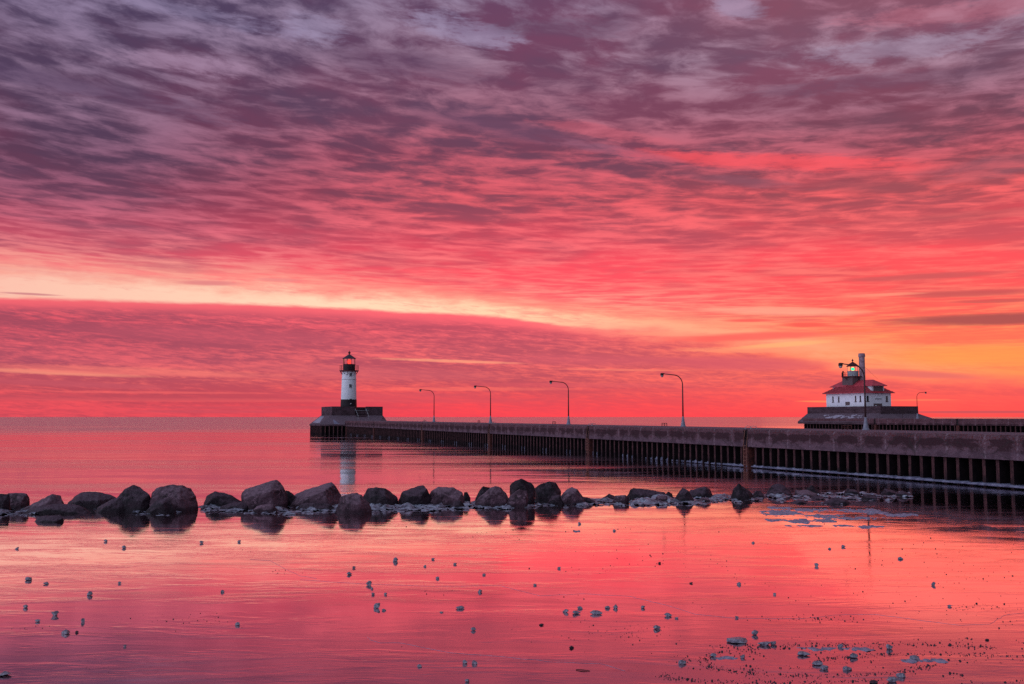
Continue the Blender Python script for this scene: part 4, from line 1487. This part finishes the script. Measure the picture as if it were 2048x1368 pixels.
def make_rock(outline, base, m, depf, label, seed):
    rnd = random.Random(seed * 13 + 5)
    cxp = sum(p[0] for p in outline) / len(outline)
    c0 = G(cxp, base)
    w0 = (max(p[0] for p in outline) - min(p[0] for p in outline)) / F * c0.y
    dep = min(max(w0 * depf, 0.35), 2.2)
    yc = c0.y + dep * 0.42
    pts_ = []
    for px, py in outline:
        r = ray(px, py)
        k_ = yc / r.y
        pts_.append((r.x * k_, CH + r.z * k_))
    xs = [p[0] for p in pts_]
    xm = (min(xs) + max(xs)) / 2
    top_ = max(p[1] for p in pts_)
    P = []
    for qi, (X, Z) in enumerate(pts_):
        P.append((X, yc + rnd.uniform(-0.18, 0.18) * dep, Z))
        if qi % 2 and len(pts_) > 5:
            continue
        f1 = rnd.uniform(0.55, 0.85)
        P.append((xm + (X - xm) * f1 * 1.05, yc - dep * rnd.uniform(0.32, 0.48), -0.1 + (Z + 0.1) * rnd.uniform(0.45, 0.72)))
        f2 = rnd.uniform(0.55, 0.8)
        P.append((xm + (X - xm) * f2, yc + dep * rnd.uniform(0.32, 0.5), -0.1 + (Z + 0.1) * rnd.uniform(0.5, 0.8)))
    for X in (min(xs) * 0.94 + xm * 0.06, max(xs) * 0.94 + xm * 0.06):
        for dy in (-0.3, 0.3):
            P.append((X, yc + dy * dep, -0.25))
    for dx in (-0.3, 0.3):
        for dy in (-0.45, 0.45):
            P.append((xm + dx * w0, yc + dy * dep, -0.25))
    loc = Vector((xm, yc, 0))
    bm_ = hull([Vector(p) - loc for p in P])
    bmesh.ops.dissolve_limit(bm_, angle_limit=math.radians(9), verts=bm_.verts, edges=bm_.edges)
    bmesh.ops.bevel(bm_, geom=bm_.edges[:], offset=min(0.022, w0 * 0.018), segments=1, affect='EDGES', profile=0.5, clamp_overlap=True)
    bmesh.ops.triangulate(bm_, faces=bm_.faces[:])
    for it in range(4):
        lim = 0.085 if w0 > 0.9 else 0.06
        long_ = [e_ for e_ in bm_.edges if e_.calc_length() > lim]
        if not long_ or len(bm_.verts) > 5000:
            break
        bmesh.ops.subdivide_edges(bm_, edges=long_, cuts=1)
        bmesh.ops.triangulate(bm_, faces=[f for f in bm_.faces if len(f.verts) > 3])
    bm_.normal_update()
    off = Vector((seed * 3.7, seed * 1.3, 0))
    for v in bm_.verts:
        q = v.co + off
        d_ = fbm(q * 1.5, 3) * 0.030 + fbm(q * 6.0, 4) * 0.012 + (abs(mnoise.noise(q * 2.2)) - 0.2) * -0.035
        v.co += v.normal * d_ * min(1.0, w0 / 1.1)
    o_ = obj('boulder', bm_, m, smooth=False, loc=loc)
    for p in o_.data.polygons:
        p.use_smooth = True
    try:
        o_.data.set_sharp_from_angle(angle=math.radians(24))
    except Exception:
        pass
    tag(o_, label, 'boulder', 'breakwater boulders')
    return o_


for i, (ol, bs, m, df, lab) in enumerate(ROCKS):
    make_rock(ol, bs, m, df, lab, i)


# ------------------------------------------------------------------ ice frozen between and before the boulders
def sheet(fn, x0, x1, y0, y1, stp, name, m, z_cut=0.006):
    bm_ = bmesh.new()
    nx, ny_ = int((x1 - x0) / stp), int((y1 - y0) / stp)
    grid = {}
    for i in range(nx + 1):
        for j in range(ny_ + 1):
            X, Y = x0 + i * stp, y0 + j * stp
            h_ = fn(X, Y)
            if h_ > z_cut - 0.06:
                grid[i, j] = (bm_.verts.new((X, Y, h_)), h_)
    for i in range(nx):
        for j in range(ny_):
            q = [(i, j), (i + 1, j), (i + 1, j + 1), (i, j + 1)]
            if all(k_ in grid for k_ in q) and max(grid[k_][1] for k_ in q) > z_cut:
                bm_.faces.new([grid[k_][0] for k_ in q])
    bmesh.ops.delete(bm_, geom=[v for v in bm_.verts if not v.link_faces], context='VERTS')
    return obj(name, bm_, m, smooth=True)


FRONT = [(-200, 1033), (0, 1035), (60, 1033), (120, 1028), (250, 1029), (330, 1031), (430, 1025), (600, 1030), (750, 1027), (900, 1021), (1000, 1018), (1100, 1013), (1300, 1012), (1450, 1005), (1550, 1003), (1620, 1006), (1700, 1010), (1760, 1003), (1840, 997)]
BACK = [(-200, 1016), (0, 1018), (400, 1013), (740, 1010), (1000, 1003), (1250, 996), (1400, 993), (1600, 986), (1840, 984)]
AMT = [(-200, .5), (0, .9), (60, .7), (100, .25), (260, .25), (290, .8), (360, .8), (395, .35), (420, 1.0), (620, .9), (900, 1.0), (1100, 1.0), (1400, .95), (1500, .70), (1800, .50), (1836, .3), (1850, 0)]


def shore(X, Y):
    px, py = proj((X, Y, 0))
    f_, b_ = interp(FRONT, px), interp(BACK, px)
    n1 = fbm((X * 1.1, Y * 0.5, 4.0), 4)
    n2 = fbm((X * 3.2, Y * 2.2, 9.0), 4)
    f_ += n1 * 4.0 + n2 * 1.5
    m_ = min((f_ - py) / 3.0, (py - b_) / 3.0, 1.0)
    am = interp(AMT, px)
    if m_ <= 0 or am <= 0:
        return -0.1
    inner = min(1.0, max(0.0, (f_ - py) / 9.0))
    h_ = 0.012 + 0.055 * inner + 0.16 * n1 * inner + 0.085 * n2
    t_ = h_ * 22.0
    h_ = (math.floor(t_) + min(1.0, (t_ - math.floor(t_)) * 2.4)) / 22.0      # plates and ledges
    thr = (1.0 - am) * 0.16
    return min(m_, 1.0) * (h_ - thr) if h_ > thr else -0.1


tag(sheet(shore, -24.5, 21.0, 35.5, 50.0, 0.10, 'shore_ice', 'shore_ice'), 'pale crusted ice frozen round the feet of the boulders', 'ice', kind='stuff')

PATCH = [(1565, 1026, 40, 6), (1615, 1020, 46, 3), (1655, 1033, 42, 4), (1605, 1043, 30, 4), (1648, 1040, 22, 6), (1553, 1041, 26, 2.5), (1705, 1021, 26, 3), (1745, 1024, 28, 5), (1740, 1054, 24, 3), (1690, 1052, 26, 2),
         (1560, 1016, 30, 2), (1800, 1030, 30, 3), (1110, 1057, 10, 3), (1146, 1062, 14, 3), (1128, 1056, 16, 2), (1620, 1052, 40, 1.6), (1720, 1037, 40, 2.5),
         (300, 1087, 30, 2), (500, 1080, 40, 1.5), (1680, 1297, 60, 7), (1600, 1292, 60, 4), (1460, 1317, 40, 3.5), (1870, 1322, 80, 4)]


def slush(X, Y):
    px, py = proj((X, Y, 0))
    best = -1.0
    for cx, cy, w_, h_ in PATCH:
        if abs(px - cx) < w_ * 1.5 and abs(py - cy) < h_ * 2.2:
            r_ = 1.0 - ((px - cx) / w_) ** 2 - ((py - cy) / h_) ** 2
            best = max(best, r_)
    if best <= -1:
        return -0.1
    v = best - 0.25 + fbm((X * 2.2, Y * 1.1, 3.0), 5) * 1.5 + fbm((X * 7.0, Y * 3.0, 6.0), 4) * 1.1
    return min(0.012 + v * 0.016, 0.03) if v > 0 else -0.004 + max(v, -1) * 0.05


s1_ = sheet(slush, 2.0, 22.0, 28.0, 40.0, 0.04, 'slush', 'slush', 0.006)
tag(s1_, 'grey slush patches frozen on the ice before the tail of the boulder row', 'slush', kind='stuff')
s2_ = sheet(lambda X, Y: slush(X, Y) * 0.6, 2.5, 6.6, 12.6, 15.6, 0.03, 'slush', 'slush', 0.006)
tag(s2_, 'faint slush smears among the dark crumbs at the near right corner', 'slush', kind='stuff')

# ------------------------------------------------------------------ ice lumps on the sheet
LUMPS = [  # px, py (middle), width, height in photo pixels, label
    (34, 1098, 7, 7, 'tiny grey ice lump near the left edge, below the cut-off block boulder'),
    (211, 1083, 8, 8, 'small ice lump below the sloping dark boulder, closest to its reflection'),
    (248, 1096, 9, 9, 'ice lump at the end of a dark scratch, below the peaked black boulder'),
    (403, 1086, 8, 8, 'small ice lump below the gap beside the biggest boulder'),
    (478, 1084, 7, 7, 'small ice lump left of the tall slanting boulder reflection'),
    (57, 1160, 13, 11, 'notched pale ice lump, upper of two close to the left edge'),
    (92, 1168, 10, 8, 'small ice lump just right of the notched pale one'),
    (240, 1167, 7, 7, 'tiny lone ice lump on the plain ice well below the peaked black boulder'),
    (180, 1190, 10, 14, 'upright ice lump standing alone, taller than wide, on the left side'),
    (51, 1215, 10, 11, 'round ice lump by the left edge, above the biggest left-side lump'),
    (110, 1230, 15, 15, 'biggest pointed ice lump on the left side of the ice'),
    (76, 1243, 11, 8, 'flat little ice lump left of the biggest pointed one'),
    (166, 1243, 8, 12, 'thin upright ice lump right of the biggest pointed one'),
    (131, 1267, 15, 14, 'ice lump with dark reflection, lowest of the left-side cluster'),
    (154, 1265, 7, 7, 'dark crumb beside the lowest lump of the left-side cluster'),
    (445, 1184, 8, 8, 'lone small ice lump midway between the left cluster and the centre'),
    (475, 1250, 11, 10, 'lone ice lump with dark foot on the shaded ice left of centre'),
    (250, 1293, 6, 7, 'tiny dark lump on the shaded ice below the left cluster'),
    (10, 1350, 26, 13, 'flat blue-grey ice slab in the bottom left corner'),
    (791, 1122, 10, 14, 'upright ice lump alone below the dark boulder with the raised shoulder'),
    (866, 1119, 7, 6, 'tiny ice lump right of the upright lone lump'),
    (850, 1133, 6, 6, 'tiny ice crumb below and right of the upright lone lump'),
    (910, 1129, 7, 6, 'tiny ice lump below the small upright stone chip'),
    (708, 1136, 7, 7, 'tiny ice lump, upper of a pair below the round rough boulder'),
    (699, 1149, 10, 10, 'ice lump, lower of a pair below the round rough boulder'),
    (875, 1157, 8, 7, 'small ice lump alone, left of the centre of the ice'),
    (968, 1150, 7, 6, 'tiny ice lump near the centre, above the dark-footed one'),
    (738, 1169, 11, 14, 'tall banded ice lump, top of the string of lumps below the lighthouse'),
    (744, 1178, 6, 6, 'crumb of ice touching the foot of the tall banded lump'),
    (746, 1189, 7, 7, 'tiny ice lump in the string, left one of an even pair'),
    (771, 1189, 7, 7, 'tiny ice lump in the string, right one of an even pair'),
    (960, 1184, 9, 10, 'ice lump with dark foot, alone at the centre of the ice'),
    (754, 1215, 13, 17, 'big tall ice lump at the bottom of the string below the lighthouse'),
    (768, 1221, 9, 6, 'flat crumb of ice right of the big tall lump of the string'),
    (920, 1217, 18, 9, 'wide ragged ice lump at the centre, wider than tall'),
    (883, 1225, 9, 4, 'flat sliver of ice left of the wide ragged lump'),
    (947, 1260, 11, 11, 'square dark-footed ice lump below the wide ragged one'),
    (839, 1333, 10, 8, 'small ice lump on the shaded ice, left of a close pair'),
    (930, 1326, 10, 11, 'darker ice lump of a close pair near the bottom centre'),
    (949, 1327, 12, 12, 'glassy ice lump of a close pair near the bottom centre'),
    (934, 1363, 9, 9, 'dark ice lump at the bottom edge below the close pair'),
    (1229, 1062, 7, 6, 'small ice lump close below the wide icy gap of the boulder row'),
    (1159, 1048, 7, 7, 'small ice lump close below the brown pyramid boulder'),
    (1118, 1137, 7, 6, 'tiny lone ice lump on the bright ice right of centre'),
    (1070, 1171, 7, 6, 'tiny ice lump on the bright ice just above the hairline crack'),
    (1131, 1224, 12, 11, 'ice lump at the left end of the row of six near a crack'),
    (1153, 1227, 16, 11, 'broad ice lump second in the row of six'),
    (1160, 1217, 11, 8, 'small ice lump leaning behind the broad second one of the row'),
    (1192, 1227, 25, 12, 'largest wing-shaped ice lump of the row of six'),
    (1215, 1216, 11, 8, 'small flat ice lump right of the wing-shaped one'),
    (1231, 1216, 10, 12, 'upright oval ice lump right of the wing-shaped one'),
    (1286, 1216, 9, 9, 'dark little ice lump standing apart right of the row of six'),
    (1083, 1250, 10, 6, 'flat dark crumb below and left of the row of six'),
    (1143, 1296, 10, 8, 'dark crumb of ice well below the row of six'),
    (1506, 1086, 7, 6, 'small ice lump below the shark-fin boulder'),
    (1659, 1098, 7, 6, 'reddish small ice lump left of the pale spotted one'),
    (1687, 1094, 8, 8, 'pale spotted ice lump left of the lamp post reflection'),
    (1801, 1118, 10, 8, 'ice lump right of the lamp post reflection'),
    (1633, 1132, 8, 11, 'stacked-looking small ice lump left of the lamp post reflection'),
    (1319, 1127, 6, 6, 'tiny ice lump on the bright ice above the dark flat pebble'),
    (1478, 1169, 9, 9, 'diamond-shaped ice lump on the bright ice'),
    (1866, 1170, 9, 11, 'lone upright ice lump on the bright ice toward the right side'),
    (1382, 1167, 8, 5, 'dark flat pebble left of the diamond-shaped ice lump'),
    (1549, 1189, 6, 6, 'tiny ice lump below and right of the diamond-shaped one'),
    (1336, 1232, 15, 11, 'slanting ice lump, upper of two right of the row of six'),
    (1353, 1237, 8, 5, 'small flat crumb touching the slanting ice lump'),
    (1314, 1257, 15, 13, 'glassy ice lump with dark foot, below the slanting one'),
    (1474, 1236, 8, 7, 'small dark-footed ice lump on the crack line'),
    (1900, 1213, 9, 7, 'small ice lump beside a patch of crumbs at the right side'),
    (1510, 1269, 14, 15, 'block-shaped ice lump standing over the crumb-strewn patch'),
    (1474, 1283, 42, 13, 'long flat ice slab with a hump at the top of the crumb-strewn patch'),
    (1528, 1289, 26, 12, 'broad ice lump just below the block-shaped one'),
    (1547, 1289, 12, 12, 'small squarish ice lump touching the broad one'),
    (1427, 1312, 14, 11, 'ice lump at the left bend of the ring of crumbs'),
    (1485, 1315, 10, 10, 'small ice lump inside the ring of crumbs, on a pale smear'),
    (1365, 1327, 16, 13, 'dark ice lump at the far left of the crumb-strewn patch'),
    (1681, 1294, 11, 11, 'small square ice lump on the bluish smear'),
    (1605, 1309, 27, 13, 'wide ice slab in the middle of the crumb-strewn patch'),
    (1707, 1314, 18, 16, 'split ice lump on the right of the crumb-strewn patch'),
    (1634, 1329, 21, 13, 'rear lump of two ice lumps pressed together'),
    (1648, 1338, 19, 12, 'front lump of two ice lumps pressed together'),
    (1695, 1339, 18, 12, 'ice lump with flat top right of the two pressed together'),
    (1779, 1297, 14, 16, 'glassy round ice lump with a light core, above the low slab'),
    (1830, 1318, 24, 12, 'pale low ice slab at the right end of the bluish smear'),
    (1802, 1353, 18, 14, 'darkest ice lump near the bottom edge on the right'),
    (1783, 1362, 24, 17, 'large pale ice lump cut by the bottom edge'),
    (1748, 1366, 18, 8, 'dark flat lump at the bottom edge left of the large pale one'),
    (1974, 1280, 9, 5, 'small dark crumb toward the right edge above the scattered bits'),
]


def lump_mesh(w_, h_, d_, seed):
    rnd = random.Random(seed * 7 + 1)
    bm_ = bmesh.new()
    bmesh.ops.create_icosphere(bm_, subdivisions=3, radius=1.0)
    for v in bm_.verts:
        v.co *= 1 + 0.25 * mnoise.noise(v.co * 1.3 + Vector((seed * 2.1, 0, 5)))
    cuts = []
    for k in range(9):
        n_ = Vector((rnd.uniform(-1, 1), rnd.uniform(-1, 1), rnd.uniform(-0.25, 1))).normalized()
        cuts.append((n_, rnd.uniform(0.45, 0.75)))
    for v in bm_.verts:
        for n_, d0 in cuts:
            k_ = v.co.dot(n_) - d0
            if k_ > 0:
                v.co -= n_ * k_ * 1.0
        v.co *= 1 + fbm(v.co * 1.7 + Vector((seed, 0, 0)), 3) * 0.22
    xs = [v.co.x for v in bm_.verts]
    zs = [v.co.z for v in bm_.verts]
    ys = [v.co.y for v in bm_.verts]
    for v in bm_.verts:
        v.co.x = (v.co.x - (min(xs) + max(xs)) / 2) / (max(xs) - min(xs)) * w_
        v.co.y = (v.co.y - (min(ys) + max(ys)) / 2) / (max(ys) - min(ys)) * d_
        v.co.z = (v.co.z - min(zs)) / (max(zs) - min(zs)) * h_ * 1.12 - 0.12 * h_
    return bm_


for i, (px, py, w_, h_, lab) in enumerate(LUMPS):
    # the dark lower part of every mark in the photo is the lump's mirror image
    base = py + h_ * 0.05
    p = G(px, base, 0.004)
    sc = p.y / F
    hh_ = h_ * 0.60 * sc
    o_ = obj('ice_lump', lump_mesh(w_ * sc, hh_, max(w_ * sc * 0.9, hh_ * 0.8), i + 1), 'speck' if ('dark crumb' in lab or 'pebble' in lab or 'dark flat' in lab) else 'ice_lump', smooth=True, loc=p)
    try:
        o_.data.set_sharp_from_angle(angle=math.radians(30))
    except Exception:
        pass
    tag(o_, lab, 'ice lump', 'ice lumps on the frozen lake')

# ------------------------------------------------------------------ twig and the countless crumbs
a0, a1, a2 = G(1152, 1339, 0.012), G(1166, 1340, 0.016), G(1180, 1341.5, 0.010)
tag(obj('twig', tube(bmesh.new(), [a0, a1, a2], [0.006, 0.008, 0.004], 6), 'twig'), 'short dark twig lying on the ice near the bottom centre', 'twig')

bm = bmesh.new()
rnd = random.Random(3)


def crumb(px, py, w_):
    p = G(px, py, 0.004)
    r_ = w_ * p.y / F * 0.5
    n_ = 6
    ph_ = rnd.uniform(0, 6.28)
    asp = rnd.uniform(0.6, 1.6)
    lo_ = []
    hi_ = []
    for k in range(n_):
        an_ = ph_ + 2 * math.pi * k / n_
        q = rnd.uniform(0.7, 1.15)
        lo_.append(bm.verts.new((p.x + r_ * q * math.cos(an_), p.y + r_ * q * asp * 1.4 * math.sin(an_), 0.003)))
        hi_.append(bm.verts.new((p.x + r_ * 0.6 * q * math.cos(an_), p.y + r_ * 0.6 * q * asp * math.sin(an_), 0.004 + r_ * rnd.uniform(0.5, 1.1))))
    for k in range(n_):
        k2 = (k + 1) % n_
        bm.faces.new((lo_[k], lo_[k2], hi_[k2], hi_[k]))
    bm.faces.new(hi_)


def sz():
    return min(5.0, 1.2 + rnd.expovariate(1.5))


for k in range(1500):                       # thin scatter, thicker to the right
    px, py = rnd.uniform(0, 2048), 1045 + 323 * rnd.random() ** 1.0
    dens = 0.10 + 0.55 * max(0, (px - 700) / 1348.0)
    if px > 1900 and py < 1085:
        continue
    if mnoise.noise(Vector((px / 120.0, py / 40.0, 0))) * 0.7 + 0.5 > 1 - dens:
        crumb(px, py, sz() * 0.9)
for k in range(1600):                      # the crumb-strewn corner
    px, py = rnd.uniform(1330, 2048), rnd.uniform(1255, 1368)
    n_ = mnoise.noise(Vector((px / 70.0, py / 14.0, 5.0)))
    mid = math.exp(-((px - 1650) / 330.0) ** 2 - ((py - 1325) / 42.0) ** 2)
    if n_ > 0.42 - 0.36 * mid:
        crumb(px, py, sz() * (1.3 if n_ > 0.2 else 1.0))
for k in range(1150):                       # ring and arcs of crumbs
    c = rnd.choice([(1640, 1322, 235, 30, 2.2, 5.3), (1640, 1322, 235, 30, 0.3, 2.3), (1560, 1352, 230, 14, 0.6, 3.4), (1860, 1326, 230, 18, 3.2, 5.6), (1700, 1300, 300, 12, 3.6, 6.0)])
    t = rnd.uniform(c[4], c[5])
    crumb(c[0] + c[2] * math.cos(t) + rnd.gauss(0, 9), c[1] + c[3] * math.sin(t) + rnd.gauss(0, 2.2), sz() * 1.2)
for cx, cy, n_, sx, sy in ((1620, 1237, 70, 60, 4), (1950, 1214, 45, 40, 4), (1240, 1270, 60, 60, 12), (1330, 1120, 30, 60, 14), (60, 1255, 10, 20, 4), (380, 1240, 30, 50, 8), (560, 1145, 12, 14, 4), (1020, 1068, 25, 50, 8), (1900, 1150, 30, 60, 20)):
    for k in range(n_):
        crumb(rnd.gauss(cx, sx), rnd.gauss(cy, sy), sz())
tag(obj('crumbs', bm, 'speck'), 'countless dark ice crumbs and grit strewn over the frozen lake', 'crumbs', kind='stuff')
